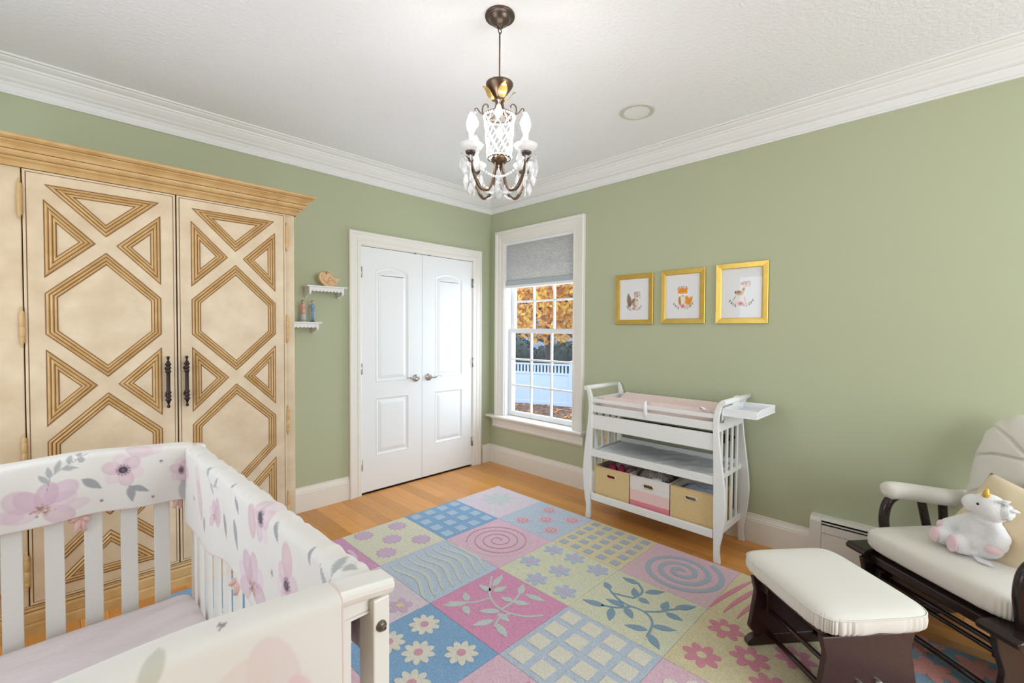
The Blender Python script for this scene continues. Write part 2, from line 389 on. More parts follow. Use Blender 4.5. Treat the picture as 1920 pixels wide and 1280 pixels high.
# closet door casing and leaves
CAS = [(0, 0), (0, .012), (-.006, .015), (-.03, .0165), (-.034, .013), (-.04, .013), (-.045, .018), (-.078, .021), (-.082, .0255), (-.098, .0265), (-.104, .022), (-.104, 0)]
mb = MB(); mb.ring([(DX0+.008, 0), (DX0+.008, DZ-.004), (DX1-.008, DZ-.004), (DX1-.008, 0)][::-1], CAS, LW(), closed=False)
mb.box(DX0, DX0+.012, 0, .12, 0, DZ); mb.box(DX1-.012, DX1, 0, .12, 0, DZ); mb.box(DX0, DX1, 0, .12, DZ-.01, DZ)
struct(mb.build('trim_5', 'trim'), 'white moulded casing around the closet doors')
def door_leaf(idx, x0, x1, px0, px1, hx, side):
    r = sempty('door_%d' % idx); z0, z1 = .014, 2.032; yf = .004
    top = [(px0, .918), (px1, .918), (px1, 1.845)]
    cx = (px0+px1)/2; hw = (px1-px0)/2; rise = .04; R = (hw*hw+rise*rise)/(2*rise); a = math.degrees(math.asin(hw/R))
    top += arc(cx, 1.845+rise-R, R, 90-a, 90+a, 12)[1:]
    low = rect(px0, px1, .300, .786)
    mb = MB(); mb.plate(rect(x0, x1, z0, z1), [top, low], lambda p: (p[0], yf, p[1]))
    mb.box(x0, x1, yf+.02, yf+.035, z0, z1)
    for e in ((x0, z0, x1, z0), (x1, z0, x1, z1), (x1, z1, x0, z1), (x0, z1, x0, z0)):
        mb.add([(e[0], yf, e[1]), (e[2], yf, e[3]), (e[2], yf+.03, e[3]), (e[0], yf+.03, e[1])], [(0, 1, 2, 3)])
    mb.build('door_slab', 'door', r, fix=False)
    for nm, poly in (('upper_panel', top), ('lower_panel', low)):
        MB().ring(poly, [(0, 0), (.004, .003), (.010, -.004), (.018, -.0085), (.026, -.009), (.032, -.006), (.05, -.0005), (.056, .0005)], LW(yf), fill=True).build(nm, 'door', r, fix=False)
    for hz in (1.82, 1.035, .245):
        h = MB(); h.cyl((hx, -.008, hz-.045), (hx, -.008, hz+.045), .0065, n=8); h.box(hx-.014, hx+.014, -.004, .008, hz-.043, hz+.043)
        h.build('hinge', 'steel', r)
    kx = -.833+side*.068
    hn = MB(); hn.lathe([(0, 0), (.026, 0), (.033, -.004), (.032, -.010), (.024, -.014), (.013, -.018), (.011, -.04), (.013, -.046), (0, -.05)], (kx, yf, .925), 24, 'y')
    hn.tube([(kx, yf-.043, .925), (kx+side*.03, yf-.047, .921), (kx+side*.06, yf-.05, .927), (kx+side*.09, yf-.047, .938), (kx+side*.115, yf-.043, .934)], [.010, .009, .0075, .007, .005], 10, flat=(1, .8))
    hn.build('lever_handle', 'steel', r)
    c = MB(); c.box(-.833+side*.075-.012, -.833+side*.075+.012, -.006, .004, 2.028, 2.038); c.build('ball_catch', 'steel', r)
    return r
door_leaf(1, -1.421, -.8345, -1.288, -.972, -1.4245, -1)
door_leaf(2, -.8315, -.245, -.690, -.370, -.2415, 1)

# ------------------------------------------------------------------ window_1
wn = sempty('window_1')
f = RW()
WC = [(0, 0), (0, .014), (-.012, .018), (-.016, .014), (-.045, .016), (-.05, .020), (-.085, .023), (-.09, .032), (-.112, .034), (-.118, .028), (-.118, 0)]
mb = MB(); mb.ring([(WY0+.008, .50), (WY0+.008, WZ1-.008), (WY1-.004, WZ1-.008), (WY1-.004, .50)][::-1], WC, f, closed=False)
mb.build('window_casing', 'trim', wn)
mb = MB(); mb.box(0, .13, WY0, WY0+.012, WZ0, WZ1); mb.box(0, .13, WY1-.012, WY1, WZ0, WZ1); mb.box(0, .13, WY0, WY1, WZ1-.012, WZ1)
mb.build('window_jamb', 'vinyl', wn)
mb = MB(); mb.prism([(.13, .475), (-.07, .475), (-.078, .481), (-.08, .488), (-.078, .495), (-.07, .50), (.13, .505)], lambda p: (p[0], -1.21, p[1]), lambda p: (p[0], -.012, p[1]))
mb.build('window_stool', 'trim', wn)
mb = MB(); mb.prism([(0, .475), (-.05, .475), (-.045, .462), (-.036, .452), (-.022, .447), (-.022, .40), (-.028, .39), (-.022, .378), (-.012, .368), (0, .365)], lambda p: (p[0], -1.19, p[1]), lambda p: (p[0], -.06, p[1]))
mb.build('window_apron', 'trim', wn)
pane_mesh = None
def sash(name, xs, z0, z1, y0, y1, rows, rail_b, rail_t):
    global pane_mesh
    s_ = MB(); st = .042
    s_.box(xs, xs+.034, y0, y0+st, z0, z1); s_.box(xs, xs+.034, y1-st, y1, z0, z1)
    s_.box(xs, xs+.034, y0+st, y1-st, z0, z0+rail_b); s_.box(xs, xs+.034, y0+st, y1-st, z1-rail_t, z1)
    so = s_.build(name, 'vinyl', wn, bevel=.003)
    gy0, gy1, gz0, gz1 = y0+st, y1-st, z0+rail_b, z1-rail_t
    for i in (1, 2):
        yy = gy0+(gy1-gy0)*i/3; MB().box(xs+.006, xs+.026, yy-.009, yy+.009, gz0, gz1).build('muntin', 'vinyl', so)
    for j in range(1, rows):
        zz = gz0+(gz1-gz0)*j/rows; MB().box(xs+.007, xs+.025, gy0, gy1, zz-.009, zz+.009).build('muntin', 'vinyl', so)
    for i in range(3):
        for j in range(rows):
            a0 = gy0+(gy1-gy0)*i/3; a1 = gy0+(gy1-gy0)*(i+1)/3; b0 = gz0+(gz1-gz0)*j/rows; b1 = gz0+(gz1-gz0)*(j+1)/rows
            MB().box(xs+.014, xs+.018, a0, a1, b0, b1).build('pane', 'pane', so)
sash('lower_sash', .052, .506, 1.372, -1.063, -.22, 3, .045, .042)
sash('upper_sash', .088, 1.335, 2.22, -1.063, -.22, 3, .04, .04)
# cellular shade in the upper half of the window
sh = thing('cellular_shade', 'pale grey pleated cellular shade lowered over the top of the window', 'window shade', (.02, -.641, 1.785))
mb = MB(); n = 30; hgt = 2.2-1.845; pts = []
for i in range(n*2+1): pts.append((-.012 if i % 2 else .0, .06+hgt*i/(2*n)))
mb.grid(lambda u, v: (pts[round(v*2*n)][0], -.424+.848*u, pts[round(v*2*n)][1]), 1, 2*n, smooth=False)
mb.build('pleated_fabric', 'shade', sh, solid=.002, fix=False)
MB().box(-.016, .014, -.424, .424, .014, .06).build('lower_band', 'shadeband', sh, bevel=.003)
MB().box(-.018, .016, -.425, .425, -.012, .014).build('bottom_rail', 'vinyl', sh, bevel=.003)
MB().box(-.015, .02, -.425, .425, .412, .437).build('head_rail', 'vinyl', sh, bevel=.002)

# ------------------------------------------------------------------ armoire
ar = thing('armoire', 'tall antique cream armoire with diamond moulded double doors against the left wall', 'armoire', (-2.7225, -.03, 0))
AX0, AX1, AF = -.616, .5925, -.52            # local: front frame plane y = -.55 world
mb = MB()
mb.box(AX0, AX1, AF+.02, .0, .1, 2.05)
mb.box(AX0, AX0+.0775, AF, AF+.02, .1, 2.05); mb.box(AX1-.054, AX1, AF, AF+.02, .1, 2.05)
mb.build('carcass', 'armoire', ar, bevel=.003)
MB().box(AX0+.0775, AX1-.054, AF+.005, AF+.018, .1, 2.05).build('door_recess', 'gap', ar)
CO = [(0, 2.046), (.012, 2.046), (.015, 2.055), (.021, 2.066), (.033, 2.073), (.036, 2.079), (.038, 2.081), (.0385, 2.084), (.046, 2.088), (.0525, 2.096), (.054, 2.105), (.053, 2.109), (.0545, 2.111), (.06, 2.121), (.07, 2.129), (.080, 2.134), (.083, 2.139), (.0835, 2.142), (.090, 2.145), (.0985, 2.150), (.1, 2.156), (.097, 2.162), (.088, 2.165)]
gm = [0]*len(CO); gm[6] = 1; gm[10] = 1; gm[16] = 1; gm[0] = 1
mb = MB(); path = [(AX0, 0.0), (AX0, AF), (AX1, AF), (AX1, 0.0)]
mb.ring(path, [(-d, z) for d, z in CO], lambda a, b, d: (a, b, d), closed=False, mi=gm)
mb.add([(AX0-.088, 0, 2.165), (AX0-.088, AF-.088, 2.165), (AX1+.088, AF-.088, 2.165), (AX1+.088, 0, 2.165)], [(0, 1, 2, 3)])
mb.build('cornice', ['armoire_mold', 'glaze'], ar, fix=False)
PLN = [(0, .122), (.008, .122), (.010, .117), (.008, .114), (.012, .112), (.015, .106), (.013, .101), (.016, .099), (.02, .090), (.021, .06), (.021, .052), (.019, .05), (.024, .047), (.026, .04), (.026, .0)]
gm = [0]*len(PLN); gm[2] = 1; gm[6] = 1; gm[10] = 1
mb = MB(); mb.ring(path, [(-d, z) for d, z in PLN], lambda a, b, d: (a, b, d), closed=False, mi=gm)
mb.box(AX0, AX1, AF+.01, 0, .0, .12)
mb.build('plinth', ['armoire_mold', 'glaze'], ar, fix=False)
MPROF = [(0, .0012), (.004, .0012), (.0055, .004), (.010, .0075), (.0135, .004), (.0165, .003), (.018, .007), (.023, .010), (.0265, .006), (.0295, .004), (.031, .006), (.036, .006), (.038, .0025), (.0415, .0012)]
MMI = [1, 0, 0, 0, 1, 0, 0, 0, 1, 0, 0, 0, 1]
def armoire_door(x0, x1, side):
    z0, z1 = .127, 2.043; yf = AF-.012
    cx = (x0+x1)/2; hw = .206; T = .076
    dm = MB(); dm.box(x0, x1, yf+.001, yf+.02, z0, z1)
    dm.ring(rect(x0, x1, z0, z1), [(.0, .0), (.002, .0015), (.008, .0015), (.009, -.0005), (.0115, -.0005), (.012, .001)], LW(yf), mi=[0, 0, 0, 1, 1])
    dm.add([LW(yf)(p[0], p[1], .001) for p in inset(rect(x0, x1, z0, z1), .012)], [(0, 1, 2, 3)])
    d = dm.build('door', ['armoire', 'glaze'], ar, fix=False)
    def mold(nm, poly):
        MB().ring(poly, MPROF, LW(yf-.001), mi=MMI).build(nm, ['armoire_mold', 'glaze'], d, fix=False)
    for zc in (1.417, .7535):
        mold('hexagon_molding', [(cx-hw, zc-.0915), (cx, zc-.295), (cx+hw, zc-.0915), (cx+hw, zc+.0915), (cx, zc+.295), (cx-hw, zc+.0915)])
    for zc in (1.749, 1.0855, .422):
        h = .174
        mold('triangle_molding', [(cx-hw, zc-h), (cx-.036, zc), (cx-hw, zc+h)])
        mold('triangle_molding', [(cx+hw, zc-h), (cx+hw, zc+h), (cx+.036, zc)])
    mold('triangle_molding', [(cx-.203, 1.989), (cx, 1.785), (cx+.203, 1.989)])
    mold('triangle_molding', [(cx-.203, .183), (cx+.203, .183), (cx, .387)])
    hx = x1-.042 if side < 0 else x0+.03
    P = [(0, .95), (.0065, .953), (.0075, .959), (.0055, .965), (.004, .969), (.0085, .984), (.0145, .992), (.010, .998), (.0085, 1.003), (.0135, 1.010), (.009, 1.017), (.0085, 1.021), (.0135, 1.030), (.009, 1.036), (.0085, 1.04)]
    P = P+[(r, 2.165-z) for r, z in reversed(P)]
    hb = MB(); hb.lathe(P, (hx, yf-.036, 0), 16)
    for zz in (1.015, 1.15): hb.cyl((hx, yf, zz), (hx, yf-.036, zz), .006, n=10); hb.lathe([(.0, 0), (.011, 0), (.010, -.004), (0, -.005)], (hx, yf, zz), 12, 'y')
    hb.build('pull_handle', 'iron', d)
    bx = x0-.008 if side < 0 else x1+.008
    for zz in (1.91, 1.358, .806, .285):
        b = MB(); b.lathe([(0, -.088), (.004, -.086), (.005, -.08), (.003, -.076), (.008, -.066), (.009, -.052), (.0075, -.05), (.0095, -.046), (.0095, -.002), (.008, 0), (.0095, .002), (.0095, .044), (.0075, .048), (.009, .052), (.008, .064), (.003, .074), (.005, .08), (.004, .086), (0, .088)], (bx, yf-.004, zz), 12)
        b.build('hinge', 'armoire_mold', d)
armoire_door(-3.2565+2.7225, -2.7205+2.7225, -1)
armoire_door(-2.7145+2.7225, -2.1845+2.7225, 1)

# ------------------------------------------------------------------ painted cloth prints (flat print stored per vertex)
def sm(x, a, b):
    t = np.clip((x-a)/(b-a), 0, 1); return t*t*(3-2*t)
class Print:
    def __init__(s, X, Y, base): s.X, s.Y = X, Y; s.c = np.tile(np.array(base, float), (len(X), 1))
    def blob(s, cx, cy, a, b, ang, rgb, alpha=.8, edge=.12, rim=0.0):
        ca, sa = math.cos(ang), math.sin(ang); dx, dy = s.X-cx, s.Y-cy
        u = (dx*ca+dy*sa)/a; v = (-dx*sa+dy*ca)/b; e = np.sqrt(u*u+v*v)
        m = (1-sm(e, 1-edge, 1+edge))*alpha
        if rim: m = m*(1-rim+rim*np.clip(e, 0, 1)**2)
        s.c = s.c*(1-m[:, None])+np.array(rgb, float)*m[:, None]
    def leaf(s, x0, y0, x1, y1, wd, rgb, alpha=.85):
        dx, dy = x1-x0, y1-y0; L = math.hypot(dx, dy); ux, uy = dx/L, dy/L
        t = ((s.X-x0)*ux+(s.Y-y0)*uy)/L; v = -(s.X-x0)*uy+(s.Y-y0)*ux
        tc = np.clip(t, 0, 1); ww = wd*np.sin(PI*tc**.8)+1e-5
        m = (1-sm(np.abs(v)/ww, .8, 1.15))*((t > 0) & (t < 1))*alpha
        s.c = s.c*(1-m[:, None])+np.array(rgb, float)*m[:, None]
    def stroke(s, pts, wd, rgb, alpha=.8):
        for (a, b) in zip(pts[:-1], pts[1:]):
            ax, ay = a; dx, dy = b[0]-ax, b[1]-ay; L2 = dx*dx+dy*dy+1e-12
            t = np.clip(((s.X-ax)*dx+(s.Y-ay)*dy)/L2, 0, 1); d = np.hypot(s.X-ax-t*dx, s.Y-ay-t*dy)
            m = (1-sm(d, wd*.7, wd*1.2))*alpha
            s.c = s.c*(1-m[:, None])+np.array(rgb, float)*m[:, None]
    def anemone(s, cx, cy, r, sx=1.0, rot=.3):
        P1, P2 = (214, 180, 192), (226, 202, 208)
        for k in range(6):
            a = rot+k*PI/3; s.blob(cx+math.cos(a)*r*.55*sx, cy+math.sin(a)*r*.55, r*.55, r*.42, a, P1 if k % 2 else P2, .75, .1, .4)
        s.blob(cx, cy, r*.36*sx, r*.36, 0, (196, 160, 176), .7, .3)
        s.blob(cx, cy, r*.24*sx, r*.22, 0, (70, 62, 70), .95, .25); s.blob(cx, cy, r*.1, r*.1, 0, (128, 116, 122), .8, .3)
        for k in range(12):
            a = k*PI/6+.2; s.blob(cx+math.cos(a)*r*.33*sx, cy+math.sin(a)*r*.33, r*.035, r*.035, 0, (80, 70, 76), .9, .3)
    def peony(s, cx, cy, r, n=5, up=1):
        P = [(208, 172, 186), (222, 194, 204), (200, 164, 180)]
        for k in range(n):
            a = (-.2+1.4*k/(n-1))*PI*.85*up; s.blob(cx+math.cos(a)*r*.6, cy-math.sin(a)*r*.6, r*.55, r*.36, -a, P[k % 3], .7, .08, .35)
        for k in range(40):
            q = RNG.normal(0, r*.16, 2); s.blob(cx+q[0], cy+q[1]*.8, r*.045, r*.04, 0, (196, 160, 140) if k % 3 else (150, 116, 110), .8, .3)
    def star(s, cx, cy, r):
        for k in range(5): a = k*1.257+.3; s.leaf(cx, cy, cx+math.cos(a)*r, cy+math.sin(a)*r, r*.22, (104, 102, 104), .9)
        s.blob(cx, cy, r*2.2, r*2.2, 0, (226, 208, 212), .25, .5)
    def sprig(s, pts, leaves, wd=.008):
        s.stroke(pts, .0013, (150, 152, 152))
        for l in leaves: s.leaf(*l, wd, (162, 164, 164), .8)
GRY = (150, 150, 152)
def set_print(o, cols):
    me = o.data; a = me.color_attributes.new('print', 'FLOAT_COLOR', 'POINT')
    c = np.clip(np.asarray(cols)/255, 0, 1); c = np.where(c <= .04045, c/12.92, ((c+.055)/1.055)**2.4)
    out = np.ones((len(c), 4), np.float32); out[:, :3] = c; a.data.foreach_set('color', out.ravel())
M['coverprint'] = attr_mat('floral_cotton', .9, bump=(700, .08, .001), sheen=.2)
M['artprint'] = attr_mat('art_paper', .8)

# ------------------------------------------------------------------ crib
CRZ = math.radians(1.0)
cr = thing('crib', 'white wooden crib with flat slats in the left foreground', 'crib', (-3.113, -1.985, 0), CRZ)
HWX, HLY = .353, .7
def arch(x): return .880+.026*(1-(x/.36)**2)
for sx in (-1, 1):
    for sy in (-1, 1):
        MB().box(sx*.356-.0165, sx*.356+.0165, sy*.7-.027, sy*.7+.027, .0105 if sx > 0 else 0, arch(.345)-.02).build('post', 'crib', cr, bevel=.003)
for sy in (-1, 1):
    n = 24; mb = MB()
    sec = [(-.020, -.018), (.020, -.018), (.024, -.012), (.028, -.004), (.028, .004), (.024, .009), (.023, .012), (-.023, .012), (-.024, .009), (-.028, .004), (-.028, -.004), (-.024, -.012)]
    vs = []
    for i in range(n+1):
        x = -.383+.766*i/n
        for (b, c) in sec: vs.append((x, sy*.7+b, arch(x)+c))
    q = len(sec); fs = [(i*q+k, i*q+(k+1) % q, (i+1)*q+(k+1) % q, (i+1)*q+k) for i in range(n) for k in range(q)]
    fs += [tuple(range(q)), tuple(n*q+k for k in range(q))]
    mb.add(vs, fs); mb.build('end_cap_rail', 'crib', cr, bevel=.002)
    mb = MB(); mb.grid(lambda u, v: (-.342+.684*u, sy*.7-.011, .84-.0+v*(arch(-.342+.684*u)-.018-.84)), 12, 1); mb.grid(lambda u, v: (-.342+.684*u, sy*.7+.011, .84+v*(arch(-.342+.684*u)-.018-.84)), 12, 1); mb.box(-.342, .342, sy*.7-.011, sy*.7+.011, .835, .842)
    mb.build('upper_end_rail', 'crib', cr, fix=False)
    MB().box(-.342, .342, sy*.7-.011, sy*.7+.011, .12, .2).build('lower_end_rail', 'crib', cr, bevel=.003)
    xs = (-.2425, -.1455, -.0485, .0485, .1455, .2425) if sy > 0 else (-.283, -.19, -.095, 0, .095, .19, .283)
    for x in xs: MB().box(x-.024, x+.024, sy*.7-.007, sy*.7+.007, .2, .84).build('end_slat', 'crib', cr, bevel=.002)
for sx in (-1, 1):
    mb = MB(); mb.tube([(sx*.345, y, .858) for y in (-.673, 0, .673)], .022, 14, flat=(.8, 1)); mb.box(sx*.345-.012, sx*.345+.012, -.673, .673, .83, .858)
    mb.build('side_top_rail', 'crib', cr)
    MB().box(sx*.345-.011, sx*.345+.011, -.673, .673, .1, .17).build('side_lower_rail', 'crib', cr, bevel=.003)
    for i in range(11):
        y = .592-.1185*i; MB().box(sx*.345-.008, sx*.345+.008, y-.021, y+.021, .17, .84).build('side_slat', 'crib', cr, bevel=.002)
b = MB(); b.lathe([(0, -.0105), (.004, -.0105), (.0045, -.007), (.006, -.0065), (.0095, -.004), (.0105, 0), (0, 0)], (.3545, -.727, .8115), 20, 'y'); b.tube([(.3545+.0035*math.cos(2*PI*k/12), -.738, .8115+.0035*math.sin(2*PI*k/12)) for k in range(12)], .0012, 5, closed=True); b.build('bolt', 'boltsteel', cr)['label'] = 'dark metal barrel bolt'
MB().box(-.33, .33, -.67, .67, .19, .217).build('mattress_base', 'crib', cr)
mt = thing('crib_mattress', 'pale pink fitted-sheet mattress lying inside the white crib', 'mattress', (-3.113, -1.985, .217), CRZ)
def mdisp(p, th, ph):
    p.z += .003*math.sin(p.x*38+p.y*9)*math.sin(p.y*17) if p.z > 0 else 0; return p
MB().sq((0, 0, .064), (.325, .66, .064), .28, .12, 72, 14, disp=mdisp).build('mattress_pad', 'sheet', mt)

def cover(name, label, s0, s1, place, half, d_in, d_out, painter, ns, nt, wr, group='floral crib rail covers'):
    r = thing(name, label, 'rail cover', (-3.113, -1.985, 0), CRZ, None)
    # cross-section polyline by arc length; t > 0 runs down the inner side
    R = half; path = []
    top = .016
    La = d_in; Lb = d_out
    def cross(t):
        aw = half*1.25
        if t > aw: return (half+.0, top-.022-(t-aw))
        if t < -aw: return (-half, top-.022-(-t-aw))
        u = t/aw; return (half*math.sin(u*PI/2), top-.022+.022*math.cos(u*PI/2)**.6)
    ss = np.linspace(s0, s1, ns+1); ts = np.linspace(-Lb, La, nt+1)
    vs = []; SS = []; TT = []
    for t in ts:
        for s_ in ss:
            nn, zz = cross(t); nn2, zz2, sh = wr(s_, t, nn, zz)
            vs.append(place(s_+sh, nn2, zz2)); SS.append(s_); TT.append(t)
    fs = [(j*(ns+1)+i, j*(ns+1)+i+1, (j+1)*(ns+1)+i+1, (j+1)*(ns+1)+i) for j in range(nt) for i in range(ns)]
    mb = MB(); mb.add(vs, fs, True); o = mb.build('floral_cloth', 'coverprint', r, fix=False, solid=.003)
    P = Print(np.array(SS), np.array(TT), (226, 220, 213)); painter(P); set_print(o, P.c)
    # pink piping along the hems
    pb = MB()
    for e in (0, nt):
        pb.tube([vs[e*(ns+1)+i] for i in range(0, ns+1, 3)], .0022, 6)
    for e in (0, ns): pb.tube([vs[j*(ns+1)+e] for j in range(0, nt+1, 2)], .0022, 6)
    pb.build('piping', mat_pip, r, fix=False)
    return r
mat_pip = mat('pink_piping', (226, 196, 190), .8)
mat_tie = mat('peach_ribbon', (238, 196, 186), .7)
def tie(parent, pts):
    for p in pts:
        p = Vector(p); mb = MB()
        for k, (dx, dz, sl) in enumerate(((-.026, -.012, 1), (.024, -.016, -1), (.010, -.052, 1), (-.012, -.046, -1))):
            q = p+Vector((dx, .003*sl, dz)); mb.tube([p, (p+q)/2+Vector((0, 0, .006)), q], [.003, .011, .007], 6, flat=(.35, 1))
        mb.build('ribbon_tie', mat_tie, parent)
# far end
def p_far(P):
    P.peony(-.076, .185, .078); P.blob(-.125, .145, .045, .034, .7, (208, 174, 190), .6, .1, .3); P.blob(-.03, .135, .046, .032, -.5, (204, 170, 188), .6, .1, .3); P.blob(-.15, .185, .035, .022, .2, (214, 184, 196), .6, .1, .3); P.blob(.0, .19, .04, .02, -.2, (214, 186, 198), .5, .1, .3)
    P.sprig([(-.064, .125), (-.055, .08), (-.02, .055), (.036, .024)], [(-.06, .1, -.085, .068), (-.056, .085, -.062, .045), (-.045, .07, -.03, .03), (-.03, .06, .012, .066), (-.012, .05, -.006, .018), (.01, .04, .03, .046), (.012, .034, .018, .01)])
    P.anemone(.128, .094, .055); P.blob(.175, .028, .04, .026, .2, (214, 186, 196), .7, .1, .3); P.blob(.215, .03, .03, .02, -.3, (222, 196, 204), .6, .1, .3)
    P.leaf(.02, .108, .072, .152, .014, GRY); P.leaf(.147, .152, .152, .212, .013, GRY); P.leaf(.15, .155, .2, .182, .011, GRY)
    for q in ((-.172, .063), (.237, .076), (.211, .206), (.069, .195), (-.26, .15), (-.3, .06)): P.star(q[0], q[1], .008)
    P.anemone(.30, .12, .045, .6); P.blob(.31, .2, .02, .04, 0, GRY, .5); P.anemone(-.26, .11, .05)
    P.peony(.1, -.14, .07); P.anemone(-.15, -.13, .06)
wf = lambda s_, t, n, z: (n+.0025*math.sin(s_*30+t*12)*min(1, abs(t)*9), z+.002*math.sin(s_*22+1)+(.0015*math.sin(s_*26) if abs(t) > .2 else 0), 0)
cv = cover('crib_rail_cover', 'floral cover over the crib end rail nearest the armoire', -.372, .338, lambda s_, n, z: (s_, .7-n, arch(s_)+z), .034, .235, .16, p_far, 230, 110, wf)
tie(cv, [(.015, .68, .70), (.29, .68, .705)])
# long right side
def p_side(P):
    P.anemone(.69, .12, .055, 1.2); P.blob(.74, .06, .05, .02, .2, (214, 182, 192), .6, .1, .3); P.leaf(.74, .2, .76, .25, .014, GRY)
    P.blob(.43, .15, .035, .07, .5, (208, 176, 178), .75, .08, .3); P.blob(.47, .08, .04, .035, -.4, (216, 196, 178), .6, .1, .3); P.sprig([(.35, .04), (.28, .07), (.2, .06)], [(.3, .065, .26, .10), (.26, .07, .2, .03), (.33, .05, .31, .015)])
    P.peony(.25, .17, .05); P.blob(.22, .15, .03, .05, 0, (206, 170, 178), .7, .08, .3); P.leaf(.36, .19, .37, .25, .014, GRY); P.leaf(.14, .13, .12, .22, .02, GRY); P.leaf(.02, .11, -.02, .2, .016, GRY)
    P.anemone(-.2, .04, .06, 1.2); P.blob(-.13, .07, .03, .045, 0, (212, 176, 182), .8, .08, .3)
    P.leaf(.01, .04, -.02, .085, .011, GRY); P.leaf(-.3, .02, -.33, .06, .011, GRY); P.leaf(-.49, .01, -.51, .05, .009, GRY)
    P.peony(-.129, .25, .085, 6); P.star(-.289, .146, .012); P.star(.06, .02, .01); P.star(.55, .18, .012)
    P.anemone(-.386, .14, .055); P.blob(-.385, .08, .03, .04, .2, (214, 178, 184), .8, .08, .3)
    P.sprig([(-.6, .085), (-.6, .05), (-.625, -.012)], [(-.6, .075, -.56, .03), (-.605, .05, -.64, .06), (-.61, .03, -.59, -.01), (-.62, .01, -.65, .0)], .01)
    P.blob(-.6, .15, .04, .05, .3, (214, 182, 190), .6, .1, .3)
    for y in (.6, .3, 0, -.3, -.55): P.peony(y, -.14, .07)
def ws(s_, t, n, z):
    ru = math.exp(-(t/.05)**2); w1 = math.sin(s_*95+2*math.sin(s_*21))*.5+math.sin(s_*57+t*30)*.5
    dn = .004*math.sin(s_*17+t*9)*min(1, abs(t)*6)
    return (n*(1+.06*ru*w1)+dn, z+ru*.0035*w1+(.012*math.sin(s_*11+.6)+.02*math.cos(s_*4.2) if t > 0 else 0)*min(1, max(0, t-.05)*4), .006*ru*math.sin(s_*43))
cv = cover('crib_rail_cover', 'long ruched floral cover over the crib side rail by the rug', -.690, .676, lambda s_, n, z: (.345-n, s_, .874+z), .030, .30, .2, p_side, 330, 110, ws)
tie(cv, [(.345, .56, .62), (.345, .1, .58), (.345, -.25, .6)])
# near end
def p_near(P):
    pk = (220, 200, 198)
    P.blob(.17, -.115, .036, .07, .25, pk, .7, .06, .35); P.blob(.115, -.125, .04, .07, -.7, (224, 206, 200), .7, .06, .35); P.blob(.21, -.165, .02, .045, .3, (224, 192, 196), .8, .08, .3)
    P.leaf(.035, -.005, .005, -.07, .013, (196, 192, 178)); P.star(.106, -.008, .008); P.peony(-.2, -.16, .1); P.anemone(-.06, -.2, .06)
    P.anemone(.0, .12, .06); P.peony(.2, .16, .08); P.anemone(-.25, .1, .06)
wn_ = lambda s_, t, n, z: (n+.0025*math.sin(s_*26+t*10)*min(1, abs(t)*9), z+.0015*math.sin(s_*20), 0)
cv = cover('crib_rail_cover', 'cream floral cover on the crib end rail nearest the camera', -.372, .277, lambda s_, n, z: (s_, -.7+n, arch(s_)+z), .033, .17, .235, p_near, 200, 110, wn_)
tie(cv, [(.283, -.708, .71)])

# ------------------------------------------------------------------ area rug
rug = thing('area_rug', 'pastel patchwork tufted area rug with flowers, spirals, vines and squares', 'rug', (-.485, -.64, 0))
UX, UY = .4655, .4917
RC = dict(blue=(116, 166, 212), lblue=(190, 204, 222), pblue=(176, 202, 226), yellow=(232, 226, 196), yel2=(232, 214, 164), cream=(228, 226, 190), pink=(238, 188, 208), hot=(230, 140, 182), mag=(220, 146, 190), pale=(234, 214, 224), lilac=(214, 176, 206), mint=(206, 214, 208), ivory=(240, 232, 212), coral=(226, 128, 150), dpink=(220, 142, 174), teal=(116, 152, 178), slate=(168, 182, 200), peri=(182, 194, 220), rose=(220, 146, 166), sblue=(192, 208, 226), spink=(234, 190, 204), wave=(214, 220, 212), lwave=(238, 200, 224), orange=(228, 140, 128))
for k_, c_ in RC.items(): M['rug_'+k_] = mat('wool_'+k_, tuple(x+(255-x)*.2 for x in c_), .97, noise=(150, .24), bump=(230, .9, .006), sheen=.12, spec=.1)
M['rug_back'] = mat('rug_backing', (206, 190, 176), .95)
NC, NR = 5, 6
MB().box(-NC*UX, 0, -NR*UY, 0, 0, .008).build('rug_backing', 'rug_back', rug)
def UV(c, r): return lambda p, z: (-(c+p[0])*UX, -(r+p[1])*UY, z)
Z0, Z1 = .0105, .0127
def patch(c, r, col):
    return MB().box(-(c+1)*UX+.001, -c*UX-.001, -(r+1)*UY+.001, -r*UY-.001, .006, Z0).build('patch', 'rug_'+col, rug)
def motif(nm, polys, c, r, col, par, z1=Z1, z0=Z0-.001):
    g = UV(c, r); tiny = 'dots' in nm; joined = tiny or nm == 'vine_motif'
    mb = MB()
    for i_, p in enumerate(polys):
        zt = z1-(.0006-.00022*(i_ % 5) if joined and not tiny else 0)
        mb.prism(p, lambda q: g(q, z0), lambda q: g(q, zt))
        if not joined: mb.build(nm, 'rug_'+col, par); mb = MB()
    if joined:
        o = mb.build(nm, 'rug_'+col, par)
        if tiny: o['kind'] = 'stuff'
def flower(cx, cy, r, n=8, inner=.6, rot=.2, sharp=1):
    out = []
    for i in range(n*8):
        a = 2*PI*i/(n*8)+rot; q = r*(inner+(1-inner)*abs(math.cos(n*(a-rot)/2))**sharp); out.append((cx+q*math.cos(a), cy+q*math.sin(a)))
    return out
def disc(cx, cy, r, n=14): return [(cx+r*math.cos(2*PI*i/n), cy+r*math.sin(2*PI*i/n)) for i in range(n)]
